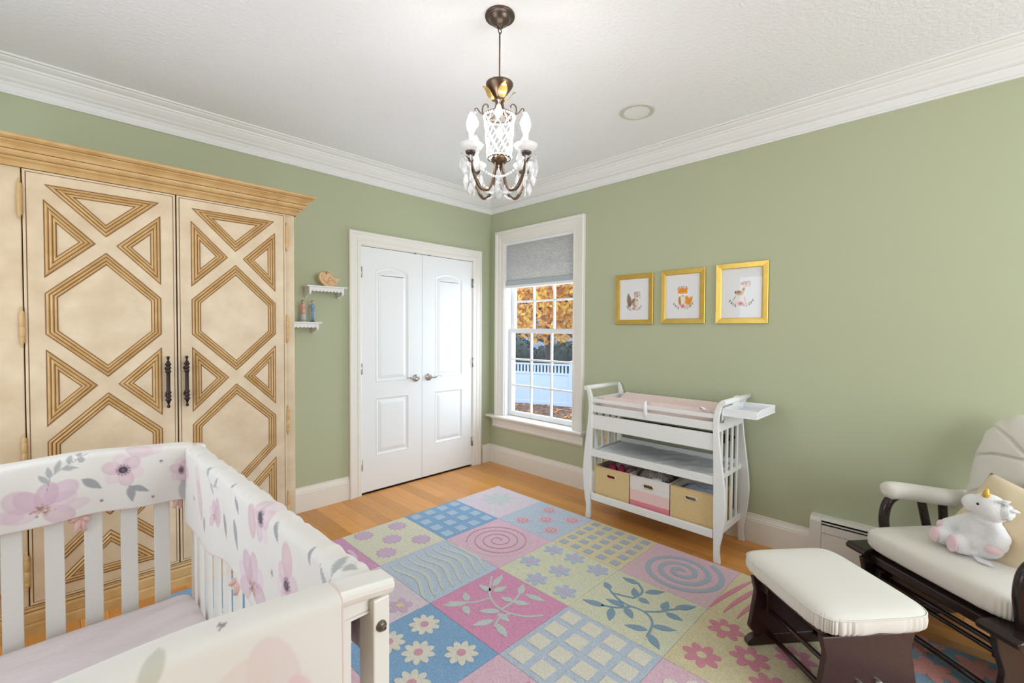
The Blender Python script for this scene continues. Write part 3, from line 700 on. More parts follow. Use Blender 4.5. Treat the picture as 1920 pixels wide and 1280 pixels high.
def ribbon(pts, wd):
    L, R_ = [], []
    n = len(pts)
    for i, p in enumerate(pts):
        a = pts[max(0, i-1)]; b = pts[min(n-1, i+1)]; dx, dy = b[0]-a[0], b[1]-a[1]; l = math.hypot(dx, dy) or 1
        ww = wd(i/(n-1)) if callable(wd) else wd
        L.append((p[0]-dy/l*ww, p[1]+dx/l*ww)); R_.append((p[0]+dy/l*ww, p[1]-dx/l*ww))
    return L+R_[::-1]
def spiral(cx, cy, turns, r1, wd, a0=0, r0=.03):
    pts = [(cx+(r0+(r1-r0)*t)*math.cos(a0+2*PI*turns*t), cy+(r0+(r1-r0)*t)*math.sin(a0+2*PI*turns*t)) for t in [i/(turns*26) for i in range(int(turns*26)+1)]]
    return [ribbon(pts, wd)]
def leafp(b, t, wd):
    dx, dy = t[0]-b[0], t[1]-b[1]; L = math.hypot(dx, dy); nx, ny = -dy/L, dx/L
    up = [(b[0]+dx*q+nx*wd*math.sin(PI*q**.8), b[1]+dy*q+ny*wd*math.sin(PI*q**.8)) for q in [i/8 for i in range(9)]]
    dn = [(b[0]+dx*q-nx*wd*math.sin(PI*q**.8), b[1]+dy*q-ny*wd*math.sin(PI*q**.8)) for q in [i/8 for i in range(7, 0, -1)]]
    return up+dn
def smooth(pts, n=6):
    out = []
    for i in range(len(pts)-1):
        p0, p1, p2, p3 = pts[max(0, i-1)], pts[i], pts[i+1], pts[min(len(pts)-1, i+2)]
        for k in range(n):
            t = k/n; out.append(tuple(.5*((2*p1[j])+(-p0[j]+p2[j])*t+(2*p0[j]-5*p1[j]+4*p2[j]-p3[j])*t*t+(-p0[j]+3*p1[j]-3*p2[j]+p3[j])*t**3) for j in (0, 1)))
    return out+[pts[-1]]
def squares(c, r, par, col, n, sz, m0=.13):
    st = (1-2*m0)/(n-1); motif('square_motif', [rect(m0+st*i-sz, m0+st*i+sz, m0+st*j-sz, m0+st*j+sz) for i in range(n) for j in range(n)], c, r, col, par)
def wavesm(c, r, par, col):
    pl = []
    for k in range(8):
        u0 = .02+k*.125; pl.append(ribbon([(max(.01, min(.99, u0+.06*math.sin(v*6.5*1.2+.5)+(v-.5)*.12)), v) for v in [.06+.88*i/18 for i in range(19)]], lambda t: .006+.02*math.sin(PI*t)))
    motif('wave_motif', pl, c, r, col, par)
def vine(c, r, par, col, stems, leaves, sw=.011, lw=.04):
    motif('vine_motif', [ribbon(smooth(s_), sw) for s_ in stems]+[leafp(a, b, lw) for a, b in leaves], c, r, col, par)
# row 0 (furthest from the camera); column 0 lies along the right wall
p = patch(0, 0, 'pale'); motif('flower_motif', [flower(.45, .45, .3, 8, .35)], 0, 0, 'mint', p, Z1-.002)
p = patch(1, 0, 'blue'); squares(1, 0, p, 'pblue', 4, .075)
p = patch(2, 0, 'yellow'); motif('flower_motif', [flower(u, v, .135, 11, .68) for u, v in ((.75, .15), (.25, .2), (.52, .5), (.24, .77), (.77, .77))], 2, 0, 'lilac', p)
p = patch(3, 0, 'mag'); motif('spiral_motif', spiral(.5, .5, 2.4, .42, .026, 1), 3, 0, 'lwave', p)
p = patch(4, 0, 'blue'); motif('flower_motif', [flower(u, v, .14, 8) for u, v in ((.3, .3), (.7, .7))], 4, 0, 'ivory', p)
# row 1
p = patch(0, 1, 'lblue'); F5 = ((.2, .33), (.78, .29), (.51, .51), (.74, .79), (.24, .79))
motif('flower_motif', [flower(u, v, .115, 9, .85) for u, v in F5], 0, 1, 'spink', p); motif('flower_ring', [flower(u, v, .085, 9, .8) for u, v in F5], 0, 1, 'rose', p, Z1+.0015)
motif('flower_dots', [disc(u+.04*math.cos(k*1.26), v+.04*math.sin(k*1.26), .014, 8) for u, v in F5 for k in range(5)], 0, 1, 'ivory', p, Z1+.003)
motif('leaf_motif', [leafp((u+.1, v-.04), (u+.19, v-.12), .03) for u, v in F5], 0, 1, 'mint', p)
p = patch(1, 1, 'pink'); motif('spiral_motif', [disc(.5, .5, .43, 40)], 1, 1, 'spink', p, Z0+.001); motif('spiral_line', spiral(.5, .5, 3.6, .43, .009, 2), 1, 1, 'dpink', p, Z1+.001)
p = patch(2, 1, 'sblue'); wavesm(2, 1, p, 'wave')
p = patch(3, 1, 'pale'); motif('flower_motif', [flower(.25, .83, .13, 5, .5), flower(.7, .75, .13, 5, .5), flower(.3, .3, .13, 5, .5), flower(.72, .25, .13, 5, .5)], 3, 1, 'lilac', p); motif('flower_eye', [disc(.25, .83, .04), disc(.7, .75, .04), disc(.3, .3, .04), disc(.72, .25, .04)], 3, 1, 'yel2', p, Z1+.002)
p = patch(4, 1, 'blue'); squares(4, 1, p, 'ivory', 3, .07, .2)
# row 2
p = patch(0, 2, 'yel2'); squares(0, 2, p, 'slate', 5, .052, .12)
p = patch(1, 2, 'cream'); motif('flower_motif', [flower(u, v, .135, 6, .45, .5) for u, v in ((.17, .17), (.15, .48), (.52, .53), (.18, .83), (.82, .83), (.85, .46), (.6, .15))], 1, 2, 'peri', p)
motif('flower_eye', [disc(u, v, .04) for u, v in ((.17, .17), (.15, .48), (.52, .53), (.18, .83), (.82, .83), (.85, .46), (.6, .15))], 1, 2, 'lilac', p, Z1+.001)
p = patch(2, 2, 'hot')
vine(2, 2, p, 'mint', [[(.18, .07), (.35, .22), (.48, .36), (.54, .58), (.46, .8), (.3, .93)], [(.48, .36), (.66, .3), (.85, .12)], [(.54, .58), (.36, .57), (.2, .52), (.06, .43)], [(.5, .7), (.63, .66), (.78, .72)]],
     [((.32, .23), (.07, .14)), ((.39, .28), (.41, .09)), ((.38, .3), (.2, .34)), ((.7, .24), (.61, .1)), ((.72, .26), (.94, .12)), ((.77, .28), (.84, .42)), ((.21, .53), (.04, .43)), ((.35, .56), (.4, .43)), ((.17, .57), (.11, .8)), ((.36, .57), (.27, .72)), ((.57, .59), (.73, .44)), ((.61, .6), (.62, .77)), ((.71, .65), (.92, .56)), ((.73, .7), (.8, .91))])
p = patch(3, 2, 'blue'); F6 = ((.24, .24), (.5, .51), (.23, .77), (.62, .22), (.74, .76))
motif('daisy_motif', [flower(u, v, .15, 9, .62, .1*i) for i, (u, v) in enumerate(F6)], 3, 2, 'ivory', p); motif('flower_eye', [disc(u, v, .04) for u, v in F6], 3, 2, 'rose', p, Z1+.002)
p = patch(4, 2, 'pink'); motif('spiral_motif', spiral(.5, .5, 2.5, .4, .025), 4, 2, 'ivory', p)
# row 3
p = patch(0, 3, 'spink'); motif('spiral_motif', spiral(.49, .51, 3.1, .45, .031, 2.2, .02), 0, 3, 'slate', p)
p = patch(1, 3, 'cream')
vine(1, 3, p, 'teal', [[(.39, .09), (.47, .2), (.54, .37), (.52, .58), (.62, .72), (.85, .78)], [(.47, .18), (.4, .36), (.36, .4), (.2, .4), (.08, .28)], [(.52, .58), (.42, .68), (.3, .75), (.22, .8)], [(.54, .45), (.66, .36), (.74, .23)]],
     [((.1, .3), (.11, .11)), ((.36, .41), (.2, .3)), ((.2, .43), (.03, .57)), ((.34, .43), (.36, .56)), ((.73, .26), (.8, .04)), ((.58, .4), (.61, .2)), ((.7, .33), (.9, .42)), ((.59, .42), (.71, .56)), ((.36, .7), (.18, .67)), ((.38, .74), (.38, .91)), ((.24, .77), (.05, .91)), ((.76, .74), (.85, .55)), ((.67, .74), (.57, .93)), ((.8, .77), (.93, .94)), ((.42, .14), (.34, .02))], .012, .042)
p = patch(2, 3, 'lblue'); squares(2, 3, p, 'ivory', 4, .082, .14)
p = patch(3, 3, 'pink'); motif('stripe_motif', [ribbon([(.04+.92*t, .08+.16*k+.09*math.sin(PI*t)-.3*(t-.5)) for t in [i/14 for i in range(15)]], lambda t: .006+.022*math.sin(PI*t)) for k in range(1, 5)], 3, 3, 'dpink', p)
p = patch(4, 3, 'lblue'); wavesm(4, 3, p, 'wave')
# row 4
p = patch(0, 4, 'yel2'); motif('stripe_motif', [ribbon([(.95-.9*t-.0, .04+.125*k+.16*(t**1.5)-.03) for t in [i/14 for i in range(15)] if .03 < .95-.9*t < .97], lambda t: .006+.02*math.sin(PI*t)) for k in range(6)], 0, 4, 'coral', p)
p = patch(1, 4, 'yel2'); F7 = ((.21, .24), (.73, .22), (.46, .52), (.18, .79), (.70, .74))
motif('flower_motif', [flower(u, v, .16, 7, .55, .3*i) for i, (u, v) in enumerate(F7)], 1, 4, 'coral', p); motif('flower_eye', [disc(u, v, .042) for u, v in F7], 1, 4, 'yel2', p, Z1+.002)
p = patch(2, 4, 'pink'); motif('daisy_motif', [flower(.3, .35, .24, 6, .5), flower(.75, .78, .18, 6, .5)], 2, 4, 'ivory', p)
p = patch(3, 4, 'cream'); squares(3, 4, p, 'peri', 4, .07)
p = patch(4, 4, 'hot'); motif('flower_motif', [flower(.5, .5, .3, 6, .5)], 4, 4, 'ivory', p)
# row 5
p = patch(0, 5, 'teal'); motif('flower_motif', [flower(u, v, .17, 6, .5, .3*i) for i, (u, v) in enumerate(((.14, .53), (.5, .6), (.72, .22), (.2, .88), (.8, .8), (.18, .14)))], 0, 5, 'orange', p)
p = patch(1, 5, 'pink'); motif('spiral_motif', spiral(.5, .5, 2.5, .4, .025), 1, 5, 'ivory', p)
p = patch(2, 5, 'yellow'); squares(2, 5, p, 'lilac', 4, .07)
p = patch(3, 5, 'lblue'); wavesm(3, 5, p, 'ivory')
p = patch(4, 5, 'yellow'); motif('flower_motif', [flower(.5, .5, .3, 6, .5)], 4, 5, 'coral', p)

# ------------------------------------------------------------------ changing table
def at(t): return tuple(-c for c in t.location)
ct = thing('changing_table', 'white sleigh-ended changing table with open shelves against the right wall', 'changing table', (-.245, -2.01, 0))
o_ = at(ct)
OUTL = [(-2.486, 0), (-2.478, .06), (-2.48, .1), (-2.492, .16), (-2.504, .25), (-2.510, .347), (-2.504, .43), (-2.496, .504), (-2.484, .60), (-2.474, .68), (-2.466, .76), (-2.463, .803), (-2.466, .85), (-2.474, .9), (-2.485, .935), (-2.498, .953)]
INL = [(-2.484, .958), (-2.468, .948), (-2.452, .92), (-2.440, .885), (-2.434, .85), (-2.433, .80), (-2.436, .66), (-2.44, .5), (-2.4445, .15), (-2.448, 0)]
PR = OUTL+INL; PL = [(-4.02-y, z) for y, z in PR][::-1]
for P_ in (PR, PL):
    for x0, x1 in ((-.462, -.438), (-.050, -.026)):
        MB().prism(P_, lambda p: (x0, p[0], p[1]), lambda p: (x1, p[0], p[1])).build('leg', 'table', ct, bevel=.003, loc=o_)
for y in (-2.488, -1.532): MB().cyl((-.464, y, .943), (-.024, y, .943), .0165, n=18).build('roll_rail', 'table', ct, loc=o_)
YA, YB = -2.44, -1.58
for nm, x0, x1, z0, z1 in (('guard_rail', -.456, -.440, .845, .872), ('front_rail', -.456, -.440, .774, .824), ('drawer_front', -.454, -.436, .655, .756), ('shelf_rail', -.457, -.438, .455, .506), ('shelf_rail', -.457, -.438, .138, .186),
                           ('guard_rail', -.048, -.032, .845, .872), ('back_rail', -.048, -.032, .766, .822), ('shelf_rail', -.048, -.032, .455, .525), ('shelf_rail', -.048, -.032, .138, .186)):
    MB().box(x0, x1, YA, YB, z0, z1).build(nm, 'table', ct, bevel=.003, loc=o_)
for s_ in (0, 1):
    mir = (lambda y: y) if not s_ else (lambda y: -4.02-y)
    for nm, z0, z1 in (('end_rail', .765, .872), ('end_rail', .472, .502), ('end_rail', .14, .18)):
        ya, yb = sorted((mir(-2.462), mir(-2.444))); MB().box(-.44, -.046, ya, yb, z0, z1).build(nm, 'table', ct, bevel=.003, loc=o_)
    for i in range(4):
        xc = -.378+.088*i; ya, yb = sorted((mir(-2.459), mir(-2.447))); MB().box(xc-.013, xc+.013, ya, yb, .18, .766).build('spindle', 'table', ct, bevel=.002, loc=o_)
MB().box(-.44, -.046, YA-.01, YB+.01, .778, .788).build('pad_deck', 'table', ct, loc=o_)
MB().box(-.43, -.06, YA, YB, .672, .680).build('drawer_shade_sheet', 'gap', ct, loc=o_)  # dark sheet put in as the shade behind the drawer gap
MB().box(-.44, -.046, YA-.01, YB+.01, .478, .49).build('shelf', 'table', ct, loc=o_)
MB().box(-.44, -.046, YA-.01, YB+.01, .15, .163).build('shelf', 'table', ct, loc=o_)
MB().box(-.43, -.05, YA+.02, YB-.02, .66, .67).build('drawer_bottom', 'gap', ct, loc=o_)
cp = thing('changing_pad', 'pink contoured changing pad lying on top of the white changing table', 'changing pad', (-.245, -2.01, .789))
def padf(u, v):
    a = u*2-1; b = v*2-1
    ex = 1-max(0, abs(b)-.9)*.8
    x = a*.172*(1-.25*max(0, abs(b)-.86)**1.0); y = b*.40
    zt = .062+.053*abs(a)**2.2
    edge = (1-max(0, (abs(b)-.9)/.1)**2)**.5 if abs(b) < 1 else 0
    ee = (1-max(0, (abs(a)-.88)/.12)**2)**.5 if abs(a) < 1 else 0
    return (x, y, zt*max(.0, edge)*max(0, ee)**.7+.0025*math.sin(b*70)*math.sin(a*40)*(ee > .3))
mb = MB(); mb.grid(padf, 30, 90); mb.build('pad_cover', 'pinkpad', cp, fix=False)
MB().box(-.17, .17, -.395, .395, 0, .012).build('pad_base', 'white', cp)
mb = MB(); mb.tube([(-.178, .015, .10), (-.200, .012, .108), (-.216, .01, .098), (-.219, .008, .06), (-.217, .006, .03), (-.216, .01, -.0)], [.008, .008, .01, .012, .013, .006], 8, flat=(1, .5)); mb.build('strap_buckle', 'white', cp)
mb = MB(); mb.tube([(-.15, -.33, .10), (-.19, -.35, .112), (-.205, -.37, .104)], [.012, .012, .01], 8, flat=(1, .3)); mb.build('strap', 'white', cp)
tr = thing('side_tray', 'white plastic tray hooked onto the right end of the changing table', 'tray', (-.255, -2.56, .866))
mb = MB(); x0, x1, y0, y1 = -.18, .17, -.1, .085
mb.box(x0, x1, y0, y1, 0, .006); mb.box(x0, x0+.006, y0, y1, 0, .045); mb.box(x1-.006, x1, y0, y1, 0, .045)
mb.prism([(x0, 0), (x1, 0), (x1, .032), (x1-.07, .046), (x0+.07, .046), (x0, .032)], lambda p: (p[0], y0, p[1]), lambda p: (p[0], y0+.006, p[1]))
mb.build('tray_body', 'white', tr, bevel=.003)
MB().box(x0, x1, .080, .086, -.03, .045).build('tray_back', 'white', tr, bevel=.002)
MB().prism([(-.10, .03), (.02, .03), (.01, .085), (-.0, .095), (-.06, .095), (-.08, .085)], lambda p: (p[0]+.08, .078, p[1]), lambda p: (p[0]+.08, .088, p[1])).build('hook_tab', 'white', tr, bevel=.002)
mb = MB(); mb.box(x0-.002, x0+.03, .084, .09, -.045, .0); mb.lathe([(0, 0), (.009, 0), (.009, .01), (0, .01)], (x0+.012, .078, -.02), 12, 'y'); mb.build('bracket', 'steel', tr)
ln = thing('shelf_liner', 'crinkled pale grey sheet spread over the middle shelf of the changing table', 'liner', (-.245, -2.01, .491))
mb = MB(); mb.grid(lambda u, v: (-.18+.36*u, -.41+.82*v, .004+.003*math.sin(u*14+v*5)*math.sin(v*23)+.003*math.sin(u*5+v*31)**2), 30, 60); mb.build('sheet', 'liner', ln, fix=False, solid=.002)

def stadium(cy, cz, w_, h_, n=8): return [(cy+w_-h_+h_*math.cos(a), cz+h_*math.sin(a)) for a in [-PI/2+PI*i/n for i in range(n+1)]]+[(cy-w_+h_+h_*math.cos(a), cz+h_*math.sin(a)) for a in [PI/2+PI*i/n for i in range(n+1)]]
def bin_(label, y0, y1, mats, bands, hole, content):
    r = thing('storage_bin', label, 'storage bin', (-.29, (y0+y1)/2, .1635), 0, None)
    hw = (y1-y0)/2; hx = .135; h = .218; t = .005
    nb = len(bands)
    mb = MB()
    for i, (z0, z1) in enumerate(bands):
        if i == nb-1: mb.plate(rect(-hw, hw, z0, z1), [hole], lambda p: (-hx, p[0], p[1]), mi=i)
        else: mb.add([(-hx, -hw, z0), (-hx, hw, z0), (-hx, hw, z1), (-hx, -hw, z1)], [(0, 1, 2, 3)], mi=i)
        for (a, b) in (((-hx, -hw), (hx, -hw)), ((hx, -hw), (hx, hw)), ((hx, hw), (-hx, hw))):
            mb.add([(*a, z0), (*b, z0), (*b, z1), (*a, z1)], [(0, 1, 2, 3)], mi=i)
    mb.build('bin_wall', mats, r, fix=False)
    mb = MB(); L = [(-hx+t, -hw+t), (hx-t, -hw+t), (hx-t, hw-t), (-hx+t, hw-t)]
    for i in range(1, 4 if True else 4):
        a, b = L[i-1], L[i]; mb.add([(*a, .003), (*b, .003), (*b, h-.002), (*a, h-.002)], [(0, 1, 2, 3)])
    mb.plate(rect(-hw+t, hw-t, .003, h-.002), [hole], lambda p: (-hx+t, p[0], p[1])); mb.add([(*p, .003) for p in L], [(0, 1, 2, 3)])
    mb.build('lining', 'binlining', r, fix=False)
    mb = MB(); mb.tube([(-hx, -hw, h), (hx, -hw, h), (hx, hw, h), (-hx, hw, h)], .0042, 6, closed=True); mb.build('rim_binding', mats[-1] if isinstance(mats, list) else mats, r)
    mb = MB(); mb.tube([(-hx-.001, p[0], p[1]) for p in hole], .0045, 6, closed=True); mb.build('grommet', 'grommet', r)
    content(r, hw)
    return r
hole = stadium(.005, .165, .036, .0125)
def c1(r, hw):
    pass
b1 = bin_('gold canvas bin holding pink knitwear, at the window end of the lowest shelf', -1.868, -1.597, 'goldbin', [(0, .218)], hole, c1)
b2 = bin_('white, blush and rose striped canvas bin in the middle of the lowest shelf', -2.156, -1.876, ['blush3', 'blush2', 'blush1'], [(0, .052), (.052, .125), (.125, .218)], hole, c1)
b3 = bin_('gold canvas bin with a pale cloth inside, nearest the glider on the lowest shelf', -2.436, -2.163, 'goldbin', [(0, .218)], hole, c1)
def puff(name, m, label, cat, c, r, e=(1, 1), amp=.12, fr=9, sub=(40, 24)):
    ph0 = random.random()*6
    def d(p, th, ph):
        k = 1+amp*math.sin(fr*th+ph0)*math.cos(ph)*math.sin(fr*.7*ph+1)+amp*.5*math.sin(fr*2.3*th+3*ph); return Vector((p.x*k, p.y*k, p.z*k))
    mb = MB(); mb.sq((0, 0, 0), r, e[0], e[1], sub[0], sub[1], disp=d); o = mb.build(name, m, None); o.location = c; return tag(o, label, cat)
puff('knit_bootie', 'magenta', 'magenta knitted bootie in the gold bin by the window, left of the pair', 'bootie', (-.36, -1.70, .352), (.035, .03, .05))
puff('knit_bootie', 'magenta', 'magenta knitted bootie in the gold bin by the window, right of the pair', 'bootie', (-.35, -1.768, .352), (.035, .022, .055))
puff('folded_cloth', 'mauve', 'mauve cloth in the gold bin beside the booties', 'cloth', (-.27, -1.79, .3), (.10, .06, .075))
puff('red_cloth', 'red', 'red cloth seen through the handle hole of the gold bin', 'cloth', (-.33, -1.72, .26), (.085, .10, .085), (.4, .3), .03)
puff('tulle_skirt', 'tulle', 'greyish frilly tulle heaped in the striped bin', 'tulle', (-.29, -2.0, .315), (.11, .115, .115), (1, 1), .1, 21, (90, 40))
puff('tissue', 'white', 'crumpled white tissue at the front of the striped bin', 'tissue', (-.385, -2.05, .352), (.03, .035, .035), (1, 1), .22, 7)
puff('blue_cloth', 'bluewhite', 'pale blue cloth folded in the gold bin nearest the glider', 'cloth', (-.275, -2.3, .27), (.11, .11, .09), (.4, .4), .04, 7)
# ------------------------------------------------------------------ wall outlet, heater
ot = thing('wall_outlet', 'ornate ivory outlet plate on the wall behind the changing table', 'outlet', (0, -1.39, .44))
mb = MB(); mb.ring([(y, z) for y, z in rect(-.04, .04, -.062, .062)], [(0, 0), (0, .004), (.006, .007), (.014, .0045), (.02, .005)], RW(), fill=True); mb.build('cover_plate', 'outlet', ot, fix=False)
for z in (-.02, .02): MB().lathe([(0, -.0075), (.013, -.0075), (.014, -.004), (.014, 0)], (0, 0, z), 16, 'x').build('socket', 'mauve', ot)
ht = thing('baseboard_heater', 'beige-grey metal baseboard heater along the right wall behind the glider', 'heater', (0, -2.845, 0))
HPc = [(0, .015), (-.064, .015), (-.066, .198), (-.066, .262), (-.058, .282), (0, .288)]
MB().prism(HPc, lambda p: (p[0], 0, p[1]), lambda p: (p[0], -.058, p[1])).build('end_cap', 'heater', ht, bevel=.004)
for nm, sec in (('front_panel', [(-.050, .03), (-.060, .03), (-.060, .196), (-.050, .196)]), ('damper', [(-.052, .199), (-.061, .199), (-.061, .242), (-.052, .242)]),
                ('louver', [(-.052, .2515), (-.060, .2515), (-.060, .2575), (-.052, .2575)]), ('top_hood', [(0, .286), (-.045, .285), (-.056, .281), (-.061, .270), (-.052, .270), (-.045, .276), (0, .28)])):
    MB().prism(sec, lambda p: (p[0], -.058, p[1]), lambda p: (p[0], -.34 if nm == 'louver' else -1.6, p[1])).build(nm, 'heater', ht)
MB().box(-.061, -.04, -.42, -.34, .24, .272).build('joint_cover', 'heater', ht)
MB().box(-.045, -.001, -1.6, -.05, .02, .275).build('heating_core', 'slot', ht)

# ------------------------------------------------------------------ pictures
def picture(label, y0, y1, z0, z1, art, fw=.037):
    r = thing('picture_frame', label, 'picture', (0, (y0+y1)/2, (z0+z1)/2), 0, 'woodland animal prints on the right wall')
    hy, hz = (y1-y0)/2, (z1-z0)/2
    MB().ring(rect(-hy, hy, -hz, hz), [(0, .001), (0, .016), (.002, .018), (.010, .0175), (.026, .0165), (fw-.003, .0155), (fw, .013), (fw, .006)], RW()).build('frame', 'brass', r, fix=False)
    MB().box(-.006, -.001, -hy+.01, hy-.01, -hz+.01, hz-.01).build('backing', 'mat_board', r)
    w_, h_ = hy-fw, hz-fw; n0, n1 = 120, 150
    mb = MB(); mb.grid(lambda u, v: (-.0085, w_-2*w_*u, -h_+2*h_*v), n0, n1)      # u runs left to right as seen from the room
    o = mb.build('art_print', 'artprint', r, fix=False)
    U, V = np.meshgrid((np.arange(n0+1)/n0-.5)*2*w_, (np.arange(n1+1)/n1-.5)*2*h_)
    P = Print(U.ravel(), V.ravel(), (232, 230, 230)); art(P); set_print(o, P.c)
    mb = MB(); mb.box(-.0125, -.0110, -w_-.002, w_+.002, -h_-.002, h_+.002); mb.build('glazing', 'picture_glass', r)
    return r
def wreath(P, cx, cy, s_):
    for (x, y, c) in ((-.06, .012, (96, 104, 100)), (-.05, 0, (70, 80, 76)), (-.04, -.008, (130, 140, 130)), (-.028, -.016, (84, 96, 88)), (.06, .012, (120, 122, 92)), (.05, .0, (92, 96, 66)), (.04, -.008, (104, 110, 80)), (.026, -.016, (150, 150, 120)), (.012, -.014, (150, 160, 140))):
        sg = 1 if x > 0 else -1
        for da in (.5, -.9):
            an = (0 if sg > 0 else PI)+da*sg+x*9; L_ = .013*s_; P.leaf(cx+x*s_, cy+y*s_, cx+x*s_+L_*math.cos(an), cy+y*s_+L_*math.sin(an), .0032*s_, c)
    P.blob(cx-.002*s_, cy-.004*s_, .017*s_, .014*s_, 0, (228, 158, 172), .9, .2); P.blob(cx-.002*s_, cy-.004*s_, .006*s_, .005*s_, 0, (160, 60, 84), .9, .3)
    P.blob(cx+.026*s_, cy-.002*s_, .011*s_, .01*s_, 0, (240, 222, 190), .9, .2); P.blob(cx-.03*s_, cy-.0*s_, .011*s_, .01*s_, 0, (238, 206, 196), .9, .2); P.blob(cx+.026*s_, cy-.002*s_, .004*s_, .004*s_, 0, (196, 150, 90), .9, .3)
def crown(P, cx, cy, s_, sp=.02):
    for k in range(-2, 3): P.blob(cx+k*sp*.62, cy-.12*sp*k*k, .0055*s_, .005*s_, 0, ((206, 110, 120), (236, 180, 180), (226, 140, 120))[k % 3], .9, .3); P.leaf(cx+k*sp*.5, cy+.003, cx+k*sp*.5+.004, cy+.014*s_, .003, (110, 100, 96))
def art_squirrel(P):
    P.leaf(-.028, -.055, -.052, .055, .018, (150, 124, 112)); P.blob(-.045, -.01, .016, .045, .12, (146, 118, 106), .85, .25); P.blob(-.036, -.04, .014, .024, -.5, (120, 96, 84), .6, .3)
    P.blob(.008, -.028, .026, .036, .25, (176, 150, 124), .9, .2); P.blob(.022, -.026, .014, .03, .2, (236, 224, 210), .8, .3); P.blob(-.006, -.012, .012, .02, -.6, (128, 104, 82), .7, .3)
    P.blob(.026, .022, .027, .023, -.2, (206, 186, 172), .95, .15); P.blob(.036, .012, .016, .014, 0, (240, 234, 228), .8, .3); P.blob(.03, .022, .0042, .0052, 0, (40, 34, 34), 1, .2); P.blob(.05, .012, .003, .0025, 0, (60, 44, 44), 1, .3)
    P.leaf(.008, .035, .006, .056, .006, (150, 124, 110)); crown(P, .026, .046, 1.0); P.blob(.026, -.008, .007, .005, 0, (120, 96, 80), .9, .3); wreath(P, .0, -.066, .95)
def art_fox(P):
    O = (232, 150, 44)
    P.blob(.034, -.03, .016, .034, .2, O, .95, .15); P.blob(.057, -.028, .012, .034, -.25, (224, 146, 60), .95, .2); P.blob(.062, .006, .007, .014, -.2, (240, 232, 222), .9, .3)
    P.blob(-.004, -.028, .027, .04, 0, (228, 160, 84), .95, .15); P.blob(.002, -.024, .018, .034, 0, (240, 234, 228), .9, .2); P.blob(-.02, -.03, .008, .032, .1, (176, 120, 60), .8, .3)
    P.blob(0, .03, .034, .029, 0, O, 1, .1); P.leaf(-.026, .04, -.032, .068, .011, O); P.leaf(.024, .04, .032, .068, .011, O)
    P.blob(-.016, .014, .016, .013, .3, (244, 236, 228), .95, .2); P.blob(.018, .014, .016, .013, -.3, (244, 236, 228), .95, .2); P.blob(.0, .006, .010, .01, 0, (240, 230, 220), 1, .2)
    P.stroke([(-.02, .024), (-.013, .02), (-.006, .023)], .0016, (70, 40, 26)); P.stroke([(.008, .023), (.015, .02), (.022, .024)], .0016, (70, 40, 26)); P.blob(.001, .004, .0045, .0036, 0, (44, 32, 32), 1, .2)
    crown(P, 0, .06, 1.0, .024); wreath(P, .004, -.066, 1.05)
def art_fawn(P):
    T = (214, 178, 140)
    P.leaf(-.03, -.012, -.056, -.056, .006, (190, 184, 176)); P.leaf(.018, -.02, .026, -.06, .005, (206, 196, 186)); P.leaf(.006, -.02, .008, -.06, .005, (226, 218, 210)); P.blob(-.008, -.03, .026, .03, 0, (232, 226, 220), .9, .3)
    P.blob(-.012, .002, .026, .016, -.25, T, .95, .2); P.blob(-.016, .006, .017, .009, -.1, (150, 110, 76), .85, .3)
    for k in range(6): P.blob(-.026+.006*k, .006-.003*(k % 2), .0016, .0014, 0, (240, 230, 220), 1, .3)
    P.leaf(-.036, -.004, -.038, .02, .004, (96, 70, 54)); P.leaf(.004, -.002, .022, .05, .010, T); P.blob(.027, .05, .016, .013, .3, (232, 206, 176), .95, .2); P.blob(.04, .044, .008, .006, .2, (240, 226, 214), .95, .2); P.blob(.014, .024, .005, .004, 0, (70, 54, 48), .9, .3)
    P.blob(.03, .052, .0024, .003, 0, (50, 36, 34), 1, .2); P.blob(.046, .042, .002, .0018, 0, (60, 44, 44), 1, .3); P.leaf(.014, .056, -.008, .066, .005, (150, 124, 116)); P.leaf(.04, .06, .062, .072, .005, (220, 204, 190)); crown(P, .026, .064, .95); wreath(P, .0, -.064, 1.1)
picture('gold framed squirrel print, leftmost of the three pictures', -1.812, -1.492, 1.407, 1.795, art_squirrel)
picture('gold framed orange fox print, middle of the three pictures', -2.197, -1.877, 1.411, 1.799, art_fox)
picture('gold framed spotted fawn print, rightmost of the three pictures', -2.59, -2.27, 1.409, 1.806, art_fawn)

# ------------------------------------------------------------------ wall shelves with their ornaments
def wshelf(label, x0, x1, zt):
    r = thing('wall_shelf', label, 'shelf', ((x0+x1)/2, 0, zt)); h = (x1-x0)/2
    MB().box(-h, h, -.115, 0, -.010, 0).build('shelf_board', 'table', r, bevel=.002)
    n = 10; pts = [(-h+.02, -.010)]
    wd = (2*h-.04)/n
    for i in range(n): pts += [(-h+.02+wd*(i+.5)+wd*.5*math.cos(PI-PI*k/6), -.030-.013*math.sin(PI*k/6)) for k in range(7)]
    pts += [(h-.02, -.010)]
    MB().prism(pts, lambda p: (p[0], -.098, p[1]), lambda p: (p[0], -.092, p[1])).build('scalloped_valance', 'table', r)
    for s_ in (-1, 1):
        P_ = [(0, -.010), (-.100, -.010), (-.100, -.045)]+[(-.1+.028*(1-math.cos(a)), -.045-.022*math.sin(a)) for a in [PI/2*k/5 for k in range(1, 6)]]+[(-.04, -.072), (-.022, -.082), (-.01, -.085), (0, -.085)]
        xx = s_*(h-.028); MB().prism(P_, lambda p: (xx-.007, p[0], p[1]), lambda p: (xx+.007, p[0], p[1])).build('bracket', 'table', r)
    return r
wshelf('small white scalloped wall shelf holding a wooden bird', -1.888, -1.588, 1.676)
wshelf('small white scalloped wall shelf half hidden by the armoire, holding two figurines', -2.083, -1.781, 1.409)
